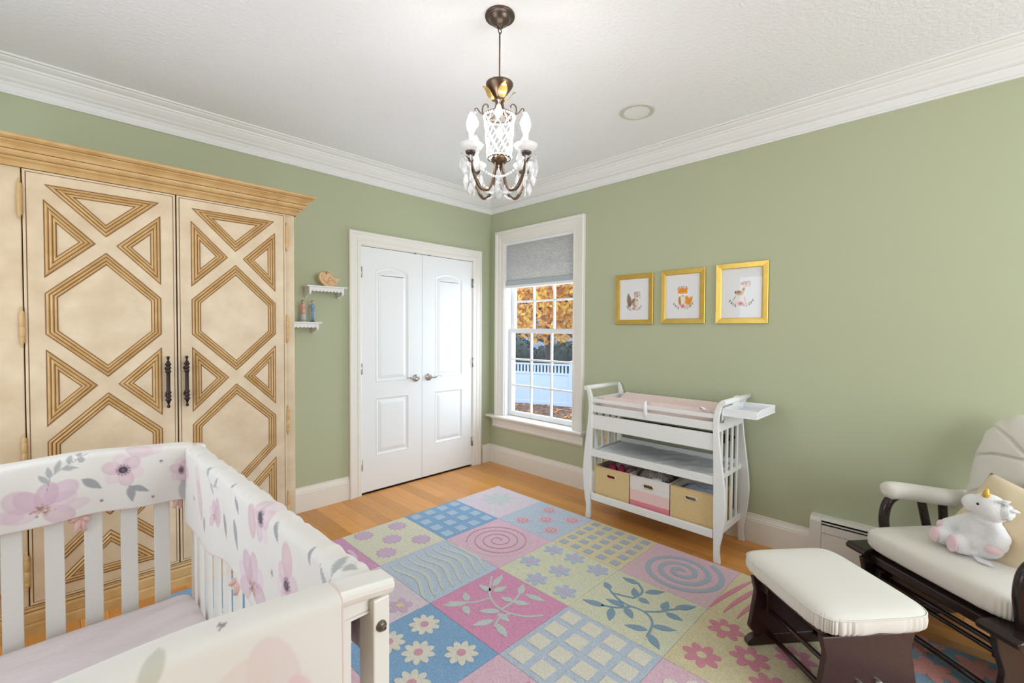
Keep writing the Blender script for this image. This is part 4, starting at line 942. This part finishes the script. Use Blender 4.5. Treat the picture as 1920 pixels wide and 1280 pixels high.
bd = thing('wooden_bird', 'light wooden cut-out bird standing on the upper wall shelf', 'ornament', (-1.713, -.07, 1.676))
BO = smooth([(-.078, .062), (-.076, .084), (-.062, .10), (-.046, .104), (-.034, .098), (-.022, .088), (-.016, .098), (-.014, .114), (.0, .120), (.012, .114), (.016, .1), (.012, .084), (.03, .072), (.05, .064), (.072, .066), (.082, .052), (.066, .044), (.058, .03), (.044, .014), (.02, .002), (-.01, 0), (-.036, .008), (-.058, .026), (-.072, .044)], 3)
MB().prism(BO, lambda p: (p[0], -.012, p[1]), lambda p: (p[0], .012, p[1])).build('bird_body', 'woodbird', bd, bevel=.002)
mb = MB()
for pts in ([(-.02, .03), (.0, .045), (.02, .05), (.04, .04), (.05, .03)], [(-.05, .05), (-.03, .035), (-.01, .02), (.01, .012)], [(.0, .07), (.02, .06), (.03, .045), (.02, .03), (.0, .03), (-.01, .045), (.0, .07)], [(-.01, .1), (.0, .108), (.008, .1)]):
    mb.prism(ribbon(smooth(pts, 4), .0014), lambda p: (p[0], -.0128, p[1]), lambda p: (p[0], -.0118, p[1]))
mb.prism(disc(-.055, .082, .004, 10), lambda p: (p[0], -.0128, p[1]), lambda p: (p[0], -.0118, p[1]))
mb.build('puzzle_lines', 'woodcut', bd)
def figurine(label, x, top, woman):
    r = thing('figurine', label, 'figurine', (x, -.06, 1.409))
    MB().lathe([(0, 0), (.019, 0), (.019, .006), (0, .006)], n=20).build('base', 'fgrey' if woman else 'fdark', r)
    if woman:
        MB().lathe([(.0, .006), (.019, .008), (.018, .03), (.015, .055), (.0145, .056), (0, .056)], n=24, ripple=(.08, 8)).build('skirt', 'fgrey', r)
        MB().lathe([(.0, .055), (.015, .055), (.013, .085), (.010, .1), (.014, .118), (.013, .128), (.004, .134)], n=24, ripple=(.05, 6)).build('dress', 'fpink', r)
    else:
        mb = MB()
        for s_ in (-1, 1): mb.tube([(s_*.006, 0, .006), (s_*.006, 0, .05), (s_*.005, 0, .085)], [.0055, .006, .007], 10)
        mb.build('trousers', 'fblue', r)
        MB().lathe([(0, .08), (.012, .082), (.011, .1), (.0145, .122), (.013, .129), (.004, .134)], n=20).build('jacket', 'fblue', r)
    mb = MB(); mb.tube([(-.013, 0, .124), (-.018, -.004, .108), (-.010, -.012, .098), (-.001, -.014, .1)], .0036, 8); mb.tube([(.013, 0, .124), (.018, -.004, .108), (.010, -.012, .1), (.002, -.014, .103)], .0036, 8)
    mb.build('arm', 'fpink' if woman else 'fblue', r)
    mb = MB(); mb.sq((0, -.001, .145), (.0085, .0092, .0112)); mb.cyl((0, 0, .13), (0, 0, .138), .004, n=10); mb.sq((0, -.0105, .144), (.0015, .002, .002), nu=8, nv=6); mb.build('head', 'skin', r)
    mb = MB()
    if woman: mb.sq((0, .002, .149), (.0098, .0098, .0098)); mb.sq((0, .009, .136), (.008, .005, .013), nu=12, nv=8)
    else: mb.sq((0, .002, .151), (.009, .0095, .0078))
    mb.build('hair', 'fbrown', r)
figurine('figurine of a woman in a long pink and grey dress on the lower wall shelf', -1.898, .158, True)
figurine('figurine of a man in a blue suit on the lower wall shelf', -1.83, .158, False)

# ------------------------------------------------------------------ ceiling speaker
sp = thing('ceiling_speaker', 'round white ceiling speaker with a beige rim, right of the chandelier', 'speaker', (-.655, -2.028, H))
MB().lathe([(.102, 0), (.102, -.004), (.095, -.008), (.082, -.008), (.078, -.004), (.078, 0)], n=48).build('rim', 'speaker_rim', sp)
MB().lathe([(0, -.005), (.05, -.005), (.079, -.0035)], n=48).build('grille', 'speaker', sp)

# ------------------------------------------------------------------ chandelier
CHX, CHY = -1.817, -2.035
cz = thing('chandelier', 'small crystal chandelier with four lit candle bulbs and a beaded basket', 'chandelier', (CHX, CHY, H))
oz = (0, 0, -H)
MB().lathe([(.0625, 2.69), (.0635, 2.684), (.062, 2.679), (.05, 2.679), (.046, 2.676), (.043, 2.668), (.036, 2.657), (.022, 2.650), (.014, 2.645), (.013, 2.638), (0, 2.636)], n=36).build('canopy', 'darkbronze', cz, loc=oz)
mb = MB(); mb.tube([(.009*math.cos(a), 0, 2.626+.011*math.sin(a)) for a in [2*PI*k/16 for k in range(16)]], .0022, 8, closed=True); mb.build('hanging_loop', 'darkbronze', cz, loc=oz)
MB().cyl((0, 0, 2.40), (0, 0, 2.618), .0032, n=10).build('stem', 'bronze', cz, loc=oz)
MB().lathe([(0, 2.398), (.045, 2.402), (.058, 2.403), (.0585, 2.398), (.052, 2.386), (.036, 2.365), (.022, 2.348), (.017, 2.338), (.019, 2.333), (.0, 2.331)], n=36).build('top_cup', 'bronze', cz, loc=oz)
for k in range(4):
    a = PI/4+k*PI/2+.35; mb = MB(); ca, sa = math.cos(a), math.sin(a)
    def petal(u, v):
        r_ = .018+.053*v+.004*math.sin(v*6); z = 2.336+.050*v**1.3-.03*max(0, v-.8)**1; wd = .021*math.sin(PI*min(1, .12+v*.85)); t = (u-.5)*2*wd; bend = -8*t*t
        rr = r_+bend*.3+.004; return (ca*rr-sa*t, sa*rr+ca*t, z)
    mb.grid(petal, 6, 10); mb.build('petal', 'gilt', cz, loc=oz, solid=.0015, fix=False)
mb = MB()
for k in range(8):
    a = k*PI/4; mb.tube([(r_*math.cos(a), r_*math.sin(a), z) for r_, z in ((.012, 2.337), (.014, 2.315), (.019, 2.295), (.034, 2.275), (.06, 2.268))], .0042, 8)
mb.lathe([(0, 2.34), (.02, 2.338), (.021, 2.331), (.014, 2.326), (.010, 2.30), (.010, 2.26), (0, 2.26)], n=20)
mb.build('neck', 'bronze', cz, loc=oz)
mb = MB(); mb.tube([(.063*math.cos(2*PI*k/40), .063*math.sin(2*PI*k/40), 2.268) for k in range(40)], .0032, 8, closed=True); mb.build('upper_ring', 'bronze', cz, loc=oz)
mb = MB(); mb.tube([(.048*math.cos(2*PI*k/40), .048*math.sin(2*PI*k/40), 2.088) for k in range(40)], .003, 8, closed=True); mb.build('lower_ring', 'bronze', cz, loc=oz)
def beads(path_pts, r, mb):
    for p in path_pts: mb.sq(p, (r, r, r), 1, 1, 7, 4)
mb = MB(); ns_ = 9
for fam in (-1, 1):
    for k in range(ns_):
        for i in range(26):
            t = i/25; a = 2*PI*k/ns_+fam*t*2*PI*.30; r_ = .0645-.014*t; beads([(r_*math.cos(a), r_*math.sin(a), 2.264-.176*t)], .0033, mb)
for z_, r_ in ((2.262, .066), (2.092, .051)):
    beads([(r_*math.cos(2*PI*k/34), r_*math.sin(2*PI*k/34), z_) for k in range(34)], .0046, mb)
o = mb.build('bead_basket', 'bead', cz, loc=oz, fix=False); o['kind'] = 'stuff'
MB().lathe([(0, 2.12), (.012, 2.115), (.016, 2.10), (.03, 2.095), (.036, 2.088), (.034, 2.076), (.026, 2.068), (.014, 2.062), (.009, 2.03), (.011, 2.02), (.006, 2.008), (0, 2.005)], n=28).build('hub', 'bronze', cz, loc=oz)
def drop(nm, par, x, y, zt, L, wd, loc=None, fac=8):
    mb = MB(); mb.sq((x, y, zt-.006), (.0045, .0045, .0045), 1, 1, 8, 5)
    mb.lathe([(0, zt-.012), (wd*.28, zt-.02), (wd*.45, zt-.3*L), (wd*.95, zt-.62*L), (wd, zt-.7*L), (wd*.75, zt-.84*L), (wd*.3, zt-.96*L), (0, zt-L)], (x, y, 0), fac, smooth=False)
    return mb.build(nm, 'crystal', par, loc=loc, fix=False)
DR = .155; ZD = 2.128
AN = [k*PI/2 for k in range(4)]
for a in AN:
    ca, sa = math.cos(a), math.sin(a); P_ = lambda r_, z: (r_*ca, r_*sa, z)
    mb = MB(); pts = [(.02, 2.072), (.027, 2.03), (.04, 1.978), (.063, 1.944), (.09, 1.936), (.115, 1.95), (.137, 1.982), (.15, 2.02), (.155, 2.063)]
    pts = [tuple(q) for q in smooth(pts, 4)]; mb.tube([P_(*q) for q in pts], [.0042+.0025*math.sin(PI*i/len(pts)) for i in range(len(pts))], 8)
    leafpts = [P_(.105, 1.95), P_(.135, 1.978), P_(.152, 2.016), P_(.168, 2.044), P_(.182, 2.05)]; mb.tube(leafpts, [.003, .009, .009, .006, .002], 8, flat=(1, .3))
    arm = mb.build('arm', 'bronze', cz, loc=oz)
    c = (DR*ca, DR*sa, 0)
    MB().lathe([(0, 2.067), (.012, 2.059), (.022, 2.067), (.024, 2.073), (.014, 2.077), (0, 2.077)], c, 20).build('cup', 'darkbronze', arm)
    MB().lathe([(.010, 2.073), (.024, 2.075), (.038, 2.085), (.049, 2.101), (.0475, 2.102), (.036, 2.089), (.022, 2.080), (.010, 2.078)], c, 40, ripple=(.03, 16)).build('bobeche', 'frost', arm)
    MB().lathe([(0, 2.077), (.0105, 2.077), (.0105, 2.148), (.009, 2.150), (0, 2.150)], c, 16).build('candle_sleeve', 'candle', arm)
    MB().lathe([(0, 2.15), (.010, 2.151), (.014, 2.158), (.0185, 2.178), (.0178, 2.194), (.0125, 2.214), (.005, 2.229), (0, 2.233)], c, 18).build('bulb', 'bulb', arm)
    for s_ in (-1, 1): drop('crystal_drop', arm, c[0]-s_*sa*.046+ca*.012, c[1]+s_*ca*.046+sa*.012, 2.083, .105 if s_ > 0 else .085, .0145)
    drop('crystal_drop', arm, c[0]+ca*.035, c[1]+sa*.035, 2.045, .075, .015)
    # curled hook and its crystal above the basket
    b_ = a+PI/4; cb, sb = math.cos(b_), math.sin(b_)
    mb = MB(); mb.tube([(r_*cb, r_*sb, z) for r_, z in smooth([(.062, 2.268), (.072, 2.285), (.07, 2.308), (.058, 2.318), (.048, 2.31), (.05, 2.302)], 4)], .0028, 8)
    mb.tube([(r_*cb, r_*sb, z) for r_, z in smooth([(.062, 2.27), (.082, 2.282), (.096, 2.3), (.104, 2.296), (.103, 2.288)], 4)], .0026, 8)
    hk = mb.build('hook', 'bronze', cz, loc=oz)
    drop('crystal_drop', hk, .103*cb, .103*sb, 2.288, .075, .017)
    drop('crystal_drop', cz, .078*cb, .078*sb, 2.035, .075, .012, loc=oz)
mb = MB()
for a in AN:
    for i in range(23):
        t = i/22; p0 = Vector((DR*math.cos(a), DR*math.sin(a), 2.06)); p1 = Vector((DR*math.cos(a+PI/2), DR*math.sin(a+PI/2), 2.06)); p = p0.lerp(p1, t); p.z -= .085*math.sin(PI*t)**.8; beads([p], .0058, mb)
    for i in range(14):
        t = i/13; p = Vector((.16*math.cos(a),   .16*math.sin(a), 2.065)); p.z -= .10*t; beads([p], .005, mb)
    for i in range(13):
        t = i/12; p0 = Vector((.094*math.cos(a), .094*math.sin(a), 1.935)); p1 = Vector((0, 0, 1.965)); p = p0.lerp(p1, t); p.z -= .018*math.sin(PI*t*.75); beads([p], .0054, mb)
o = mb.build('bead_swags', 'bead', cz, loc=oz, fix=False); o['kind'] = 'stuff'
drop('finial_crystal', cz, 0, 0, 2.008, .095, .026, loc=oz)
for k in range(4): drop('crystal_drop', cz, .03*math.cos(k*PI/2+.5), .03*math.sin(k*PI/2+.5), 2.0, .07, .012, loc=oz)

# ------------------------------------------------------------------ ottoman and glider
RZ = math.radians(230)
def endboard(par, x, prof, t=.022, nm='end_board', mt='espresso'):
    return MB().prism(prof, lambda p: (x-t/2, p[0], p[1]), lambda p: (x+t/2, p[0], p[1])).build(nm, mt, par, bevel=.004)
def waist(yc, z0, z1, w0, w1, w2, w3):
    pts = []
    zs = [i/14 for i in range(15)]
    wf_ = lambda t: np.interp(t, [0, .18, .45, .75, 1], [w0, w1, w2, w3, w3+.014])
    r_ = smooth([(wf_(t), z0+(z1-z0)*t) for t in (0, .09, .18, .3, .45, .6, .75, .88, 1)], 3)
    return [(yc+a, z) for a, z in r_]+[(yc-a, z) for a, z in reversed(r_)]
def runner(yc, half, h): return [(yc-half, 0), (yc+half, 0), (yc+half+.004, h*.35), (yc+half-.02, h*.75), (yc+half-.07, h), (yc-half+.07, h), (yc-half+.02, h*.75), (yc-half-.004, h*.35)]
ott = thing('glider_ottoman', 'dark wood gliding ottoman with an ivory cushion, in front of the glider', 'ottoman', (-1.035, -3.10, .0135), RZ)
def rf(z_lo):
    def d(p, th, ph):
        if ph < .35:
            k = 1+.034*(abs(math.sin(th*34+2.2*math.sin(th*9)))**.5-.7)*math.cos(ph)*min(1, (.35-ph)/.3)+.004*math.sin(th*23+2)*min(1, (.35-ph)/.3); p.x *= k; p.y *= k
        return p
    return d
MB().sq((0, -.005, .344), (.247, .209, .054), .55, .30, 300, 26, disp=rf(0)).build('seat_cushion', 'cushion', ott)
mb = MB(); mb.tube([((.247)*math.copysign(abs(math.cos(t))**.3, math.cos(t)), -.005+.209*math.copysign(abs(math.sin(t))**.3, math.sin(t)), .368) for t in [2*PI*k/120+.001 for k in range(120)]], .0022, 6, closed=True); mb.build('seam', 'cushion', ott)
MB().box(-.21, .21, -.17, .15, .274, .294).build('seat_board', 'espresso', ott, bevel=.003)
for x in (-.18, .2):
    endboard(ott, x, waist(-.02, .03, .294, .150, .188, .176, .163))
    endboard(ott, x, runner(-.02, .195, .05), .032, 'foot_runner')
for y, z, r_ in ((-.13, .158, .009), (-.12, .045, .011), (.09, .158, .009), (.09, .045, .011)): MB().cyl((-.18, y, z), (.2, y, z), r_, n=12).build('stretcher_rod', 'espresso', ott)
for x in (-.15, .165):
    for y in (-.13, .09):
        MB().prism([(-.014, .14), (.014, .14), (.018, .27), (-.018, .27)], lambda p: (x-.006, y+p[0], p[1]), lambda p: (x+.006, y+p[0], p[1])).build('glide_link', 'espresso', ott, bevel=.003)
    MB().box(x-.02, x+.02, -.16, .13, .235, .272).build('glide_rail', 'espresso', ott, bevel=.003)
    MB().lathe([(0, 0), (.008, 0), (.008, .01), (0, .012)], (x+.006, -.13, .245), 12, 'x').build('pivot_bolt', 'steel', ott)
for y in (-.055, .016): MB().lathe([(0, .018), (.008, .017), (.0125, .012), (.013, .0)], (.21, y, .122), 18, 'x').build('cap_bolt', 'steel', ott)['label'] = 'shiny chrome cap bolt'

gl = thing('glider_chair', 'dark wood glider armchair with ivory tufted cushions at the right edge', 'armchair', (-.635, -3.38, .0135), RZ)
zo = -.0135
def sd(p, th, ph):
    if ph < .2: k = 1+.006*math.sin(th*40+2*math.sin(th*7))*math.cos(ph); p.x *= k; p.y *= k
    p.z -= .012*math.exp(-((p.x-.2)/.05)**2)*(1 if ph > 0 else 0)*max(0, p.y/.25)
    return p
MB().sq((0, .235, .382+zo), (.312, .262, .062), .5, .26, 240, 22, disp=sd).build('seat_cushion', 'cushion', gl)
MB().box(-.315, .315, -.012, .022, .276+zo, .314+zo).build('front_rail', 'espresso_dark', gl, bevel=.006)
MB().box(-.27, .27, .02, .46, .29+zo, .318+zo).build('seat_deck', 'espresso_dark', gl)
def bent(pts, r, n=12, nm='arm_post', par=None, X=0): return MB().tube([(X, *q) for q in smooth(pts, 5)], r, n).build(nm, 'espresso_dark', par or gl)
for sx in (-1, 1):
    X = sx*.315; yo = 0 if sx < 0 else -.115
    MB().prism([(-.03+0*yo, .298+zo), (.46, .298+zo), (.46, .334+zo), (-.03, .334+zo), (-.045, .326+zo), (-.05, .316+zo), (-.045, .304+zo)], lambda p: (X-.05+(.0 if sx < 0 else -.03), p[0]+yo*.3, p[1]), lambda p: (X+.055, p[0]+yo*.3, p[1])).build('arm_base', 'espresso_dark', gl, bevel=.006)
    bent([(.125+yo, .318+zo), (.112+yo, .40+zo), (.105+yo, .46+zo), (.118+yo, .525+zo), (.155+yo, .562+zo), (.22+yo, .575+zo), (.4, .55+zo), (.53, .53+zo)], .0215, X=X)
    bent([(.355, .32+zo), (.335, .40+zo), (.298, .55+zo)], .0185, nm='arm_spindle', X=X); bent([(.43, .32+zo), (.425, .40+zo), (.413, .55+zo)], .0185, nm='arm_spindle', X=X)
    yp = 0 if sx < 0 else -.02
    mb = MB(); pts = smooth([(.105+yp, .592+zo), (.16+yp, .592+zo), (.25+yp*.5, .580+zo), (.36, .562+zo), (.48, .546+zo), (.58, .538+zo)], 5); n_ = len(pts)
    mb.tube([(X, *q) for q in pts], [.046*min(1, (.35+.65*math.sin(min(1, t/.12)*PI/2)))*min(1, .6+.4*math.sin(min(1, (1-t)/.06)*PI/2)) for t in [i/(n_-1) for i in range(n_)]], 20, flat=(1.05, .88))
    mb.build('arm_pad', 'cushion', gl)
    bent([(.47, .30+zo), (.50, .45+zo), (.56, .75+zo), (.585, .86+zo)], .017, nm='back_post', X=sx*.2)
    endboard(gl, sx*.27, [(y, z+zo) for y, z in waist(.2, .04, .30, .20, .225, .215, .24)], .024, mt='espresso_dark')
    endboard(gl, sx*.27, runner(.2, .27, .05), .034, 'foot_runner', 'espresso_dark')
    MB().box(sx*.235-.014, sx*.235+.014, -.0, .42, .205, .245).build('glide_rail', 'espresso_dark', gl, bevel=.003)
    for y in (.06, .36): MB().prism([(-.016, .14), (.016, .14), (.02, .25), (-.02, .25)], lambda p: (sx*.2-.006, y+p[0], p[1]), lambda p: (sx*.2+.006, y+p[0], p[1])).build('glide_link', 'espresso_dark', gl, bevel=.003)
MB().box(-.2, .2, .585, .605, .76, .86).build('back_rail', 'espresso_dark', gl, bevel=.004)
for y, z, r_ in ((.0, .045, .012), (.4, .045, .012), (.04, .20, .010), (.06, .155, .009), (.36, .155, .009)): MB().cyl((-.27, y, z), (.27, y, z), r_, n=12).build('stretcher_rod', 'espresso_dark', gl)
MB().box(-.24, .24, .05, .08, .225, .262).build('cross_rail', 'espresso_dark', gl, bevel=.004)
# tufted back cushion
def backf(u, v, side):
    th = u*2*PI; e = .6; rr = v
    cx_, sx_ = math.cos(th), math.sin(th)
    a = math.copysign(abs(cx_)**e, cx_)*.258*rr; b = math.copysign(abs(sx_)**e, sx_)*.285*rr
    thick = .075*(max(0, 1-rr**3.2))**.5
    if side > 0:
        for (bx, bz) in ((0, .105), (0, -.02)):
            dx, dz = a-bx, b-bz; d = math.hypot(dx, dz); thick -= .034*math.exp(-(d/.028)**2)
            an = math.degrees(math.atan2(dz, abs(dx)))
            for q, ln_ in (((62, .3), (28, .3), (-8, .3)) if bz > 0 else ((-20, .3), (-55, .3))):
                dev = math.radians(an-q-6*math.sin(d*14))*max(d, .03)
                thick -= .017*math.exp(-(dev/.0055)**2)*min(1, d/.03)*(1-rr**8)
    edge = 1+.012*math.sin(th*17)*(rr > .7)
    z = .71+b*edge; y = .44+(z-.45)*.27-side*thick
    return (a*edge, y, z+zo)
mb = MB()
mb.grid(lambda u, v: backf(u, v, 1), 260, 80); mb.grid(lambda u, v: backf(u, v, -1), 160, 12)
mb.build('back_cushion', 'cushion', gl)
for zb in (.815, .69): MB().sq((0, .44+(zb-.45)*.27-.045, zb+zo), (.013, .008, .013), nu=16, nv=8).build('tuft_button', 'cushion', gl)
pl = thing('throw_pillow', 'small tan throw pillow leaning on the glider back behind the plush unicorn', 'pillow', (-.635, -3.38, 0), RZ)
def pil(u, v, s_):
    a, b = u*2-1, v*2-1
    k = 1-.05*(abs(a)*abs(b))*-1-.06*(1-abs(a))*(abs(b) > .0)*abs(b)**4-.06*(1-abs(b))*abs(a)**4
    a2, b2 = a*k, b*k
    c = Vector((.045, .285, .575))+Vector((.148, .01, -.022))*a2+Vector((.05, .065, .150))*b2
    t = .058*((1-abs(a)**2.6)*(1-abs(b)**2.6))**.55*(1+.06*math.sin(a*6+b*5))
    return c+Vector((.02, -.9, .40)).normalized()*t*s_
mb = MB(); mb.grid(lambda u, v: pil(u, v, 1), 28, 28); mb.grid(lambda u, v: pil(u, v, -1), 28, 28); mb.build('pillow_cover', 'tan', pl)
un = thing('plush_unicorn', 'white plush unicorn with pink feet and a gold horn sitting on the glider seat', 'plush toy', (-.635, -3.38, 0), RZ)
V_ = Vector
def limb(mb, pts, rs): mb.tube([V_(p) for p in pts], rs, 14); [mb.sq(p, (r, r, r), 1, 1, 14, 10) for p, r in zip(pts, rs)]
mb = MB()
mb.sq((.018, .215, .525), (.078, .062, .088), .95, 1); mb.sq((.02, .205, .492), (.082, .068, .056)); mb.sq((.04, .205, .598), (.045, .042, .03))
rot = Matrix.Rotation(.35, 3, 'Y')
mb.sq((.06, .195, .655), (.062, .05, .052), rot=rot); mb.sq((.012, .180, .655), (.040, .036, .036)); mb.sq((.03, .185, .655), (.045, .04, .04))
limb(mb, [(-.02, .20, .575), (-.05, .18, .55), (-.072, .168, .53)], [.026, .026, .028])
limb(mb, [(.075, .20, .575), (.105, .185, .55), (.108, .168, .525)], [.028, .030, .031])
limb(mb, [(-.02, .19, .475), (-.05, .15, .482), (-.062, .132, .489)], [.036, .034, .037])
limb(mb, [(.03, .18, .475), (.018, .145, .48), (.012, .125, .486)], [.038, .036, .039])
mb.build('body', 'plush', un, remesh=.0045)
for p, r_ in (((-.075, .104, .490), .029), ((.004, .094, .487), .031)):
    d_ = V_((-.33, -.9, .12)).normalized(); MB().sq(p, (r_, .010, r_*1.08), nu=20, nv=10, rot=d_.to_track_quat('-Y', 'Z').to_matrix()).build('foot_sole', 'plushpink', un)
MB().sq((-.088, .158, .522), (.021, .024, .022), nu=16, nv=10).build('hand', 'plushpink', un); MB().sq((.108, .150, .507), (.026, .026, .02), nu=16, nv=10).build('hand', 'plushpink', un)
hn = MB(); hn.tube([(.058, .175, .70), (.062, .172, .715), (.068, .168, .735)], [.012, .010, .003], 12); hn.tube([(.054, .168, .706), (.066, .166, .712), (.07, .172, .716)], .0045, 8); hn.build('horn', 'goldcloth', un)
for p, q in (((.098, .19, .69), (.132, .185, .705)), ((.112, .205, .665), (.152, .2, .67))):
    MB().tube([p, ((p[0]+q[0])/2, p[1]-.004, (p[2]+q[2])/2), q], [.012, .017, .004], 12, flat=(1, .5)).build('ear', 'plush', un)
puff_ = MB(); puff_.sq((.11, .195, .655), (.026, .024, .03), nu=18, nv=12, disp=lambda p, th, ph: p*(1+.18*math.sin(7*th)*math.cos(3*ph))); puff_.build('mane', 'plush', un)
MB().sq((.052, .146, .668), (.0045, .003, .0055), nu=10, nv=8).build('eye', 'black', un)
mb = MB(); mb.prism([(.0, 0), (.05, .01), (.085, -.012), (.04, -.022)], lambda p: (.045+p[0], .14+p[1]*1.2, .452), lambda p: (.045+p[0], .14+p[1]*1.2, .456)); mb.build('care_label', 'white', un)

# ------------------------------------------------------------------ yard seen through the window
GZ = -.7
gr = struct(MB().box(.5, 22, -6, 22, GZ-.1, GZ).build('ground', 'litter'))
mb = MB()
for _ in range(2600):
    x, y = random.uniform(1.5, 8), random.uniform(.5, 8); a = random.random()*6.3; s_ = random.uniform(.03, .06); t = random.uniform(-.3, .3)
    mb.add([(x+s_*math.cos(a+k*PI/2), y+s_*.7*math.sin(a+k*PI/2), GZ+.015+s_*t*math.cos(k*PI/2)) for k in range(4)], [(0, 1, 2, 3)], mi=random.choice((0, 0, 1, 2, 2)))
o = mb.build('fallen_leaves', ['leafg', 'leafo', 'bark'], None, fix=False); o['kind'] = 'stuff'; tag(o, 'brown fallen leaves on the ground outside the window', 'leaves')
fe = thing('fence', 'white vinyl privacy fence with a picket top seen through the window', 'fence', (6.35, 4.75, GZ), math.atan2(-.945, .326))
# local +X runs along the fence towards the right of the view
MB().box(-4, .78, -.02, .02, .06, .86).build('fence_panel', 'fence', fe)
MB().box(-4, .78, -.035, .035, .0, .10).build('lower_rail', 'fence', fe, bevel=.005); MB().box(-4, .78, -.035, .035, .84, .90).build('middle_rail', 'fence', fe, bevel=.005); MB().box(-4, .78, -.03, .03, 1.10, 1.15).build('top_rail', 'fence', fe, bevel=.005)
pk = None
for i in range(46):
    x = -3.95+.1025*i
    if pk is None: pk = MB().box(-.026, .026, -.012, .012, .9, 1.1).build('picket', 'fence', fe); q = pk
    else: q = dupe(pk, 'picket', fe)
    q.location = (x, 0, 0)
for x in (-2.9, -1.0, .82): 
    q = MB().box(x-.06, x+.06, -.06, .06, 0, 1.2).build('fence_post', 'fence', fe, bevel=.005); c = MB(); c.lathe([(.095, 1.2), (.095, 1.215), (0, 1.26)], (x, 0, 0), 4); c.build('post_cap', 'fence', q)
def tree(label, x, y, h, cr_, zc, mats, n, tr_=.13, low=.8):
    r = thing('tree', label, 'tree', (x, y, GZ))
    mb = MB(); mb.tube([(0, 0, 0), (.05, .03, h*.35), (-.04, .06, h*.7), (0, 0, h)], [tr_, tr_*.8, tr_*.55, tr_*.2], 10)
    mb.build('trunk', 'bark', r)
    for k in range(7):
        a = k*2.4; z = h*(.35+.07*k); L = cr_*.9; MB().tube([(0, 0, z), (L*.5*math.cos(a), L*.5*math.sin(a), z+.25), (L*math.cos(a), L*math.sin(a), z+.35)], [tr_*.4, tr_*.25, .015], 7).build('branch', 'bark', r)
    V = RNG.normal(0, 1, (n, 3)); V /= np.linalg.norm(V, axis=1)[:, None]; R_ = RNG.random(n)**.4
    Pp = V*R_[:, None]*np.array([cr_, cr_, cr_*low])+np.array([0, 0, zc])
    keep = np.sin(Pp[:, 0]*4.1+x)*np.sin(Pp[:, 1]*3.7)*np.sin(Pp[:, 2]*4.3+1) > -.45
    mb = MB()
    for p in Pp[keep]:
        a = RNG.normal(0, 1, (2, 3)); u = Vector(a[0]).normalized(); w_ = Vector(a[1]).cross(u).normalized(); s_ = .055+.05*RNG.random(); c = Vector(p)
        mb.add([c-u*s_, c-w_*s_*.6, c+u*s_, c+w_*s_*.6], [(0, 1, 2, 3)], mi=int(RNG.choice(len(mats), p=[.62, .28, .10])))
    mb.build('foliage', mats, r, fix=False)
tree('tree with orange autumn foliage at the left of the window view', 6.0, 7.6, 4.2, 1.7, 3.2, ['leafo', 'leafy', 'leafg'], 5200)
tree('tree with yellow autumn foliage hanging over the white fence', 7.6, 5.6, 4.0, 1.75, 3.05, ['leafy', 'leafo', 'leafg'], 6000)
tree('slim dark-trunked tree with yellow leaves at the right end of the fence', 7.0, 3.9, 4.2, 1.0, 3.7, ['leafy', 'leafo', 'leafg'], 3200, .16, .7)
def shrub(label, x, y, r_, h):
    t = thing('shrub', label, 'shrub', (x, y, GZ)); n = 900; V = RNG.normal(0, 1, (n, 3)); V /= np.linalg.norm(V, axis=1)[:, None]; mb = MB(); mb.sq((0, 0, h*.5), (r_*.85, r_*.85, h*.48), 1, 1, 14, 10)
    for v in V:
        c = Vector((v[0]*r_, v[1]*r_, h*.5+v[2]*h*.5)); u = Vector(RNG.normal(0, 1, 3)).normalized(); w_ = u.cross(Vector(v)).normalized(); s_ = .12; mb.add([c-u*s_, c-w_*s_*.5, c+u*s_, c+w_*s_*.5], [(0, 1, 2, 3)])
    mb.build('foliage', 'shrub', t, fix=False)
shrub('dark evergreen shrub behind the left part of the fence', 9.2, 9.0, 1.1, 1.9); shrub('dark evergreen shrub behind the middle of the fence', 10.2, 7.2, 1.2, 1.6); shrub('dark evergreen shrub behind the right end of the fence', 10.6, 5.2, 1.2, 2.2)
hs = thing('house', 'grey-blue clapboard house wall far behind the trees', 'house', (15, 13, GZ), math.radians(40))
for i in range(14): MB().prism([(0, .25*i), (-.03, .25*i), (-.005, .25*(i+1)), (0, .25*(i+1))], lambda p: (p[0], -4, p[1]), lambda p: (p[0], 4, p[1])).build('siding_board', 'siding', hs)
MB().box(0, .2, -4, 4, 0, 3.5).build('wall', 'siding', hs); MB().prism([(-.5, 3.45), (3, 5.6), (3, 5.7), (-.5, 3.55)], lambda p: (p[0], -4.3, p[1]), lambda p: (p[0], 4.3, p[1])).build('roof', 'bark', hs)
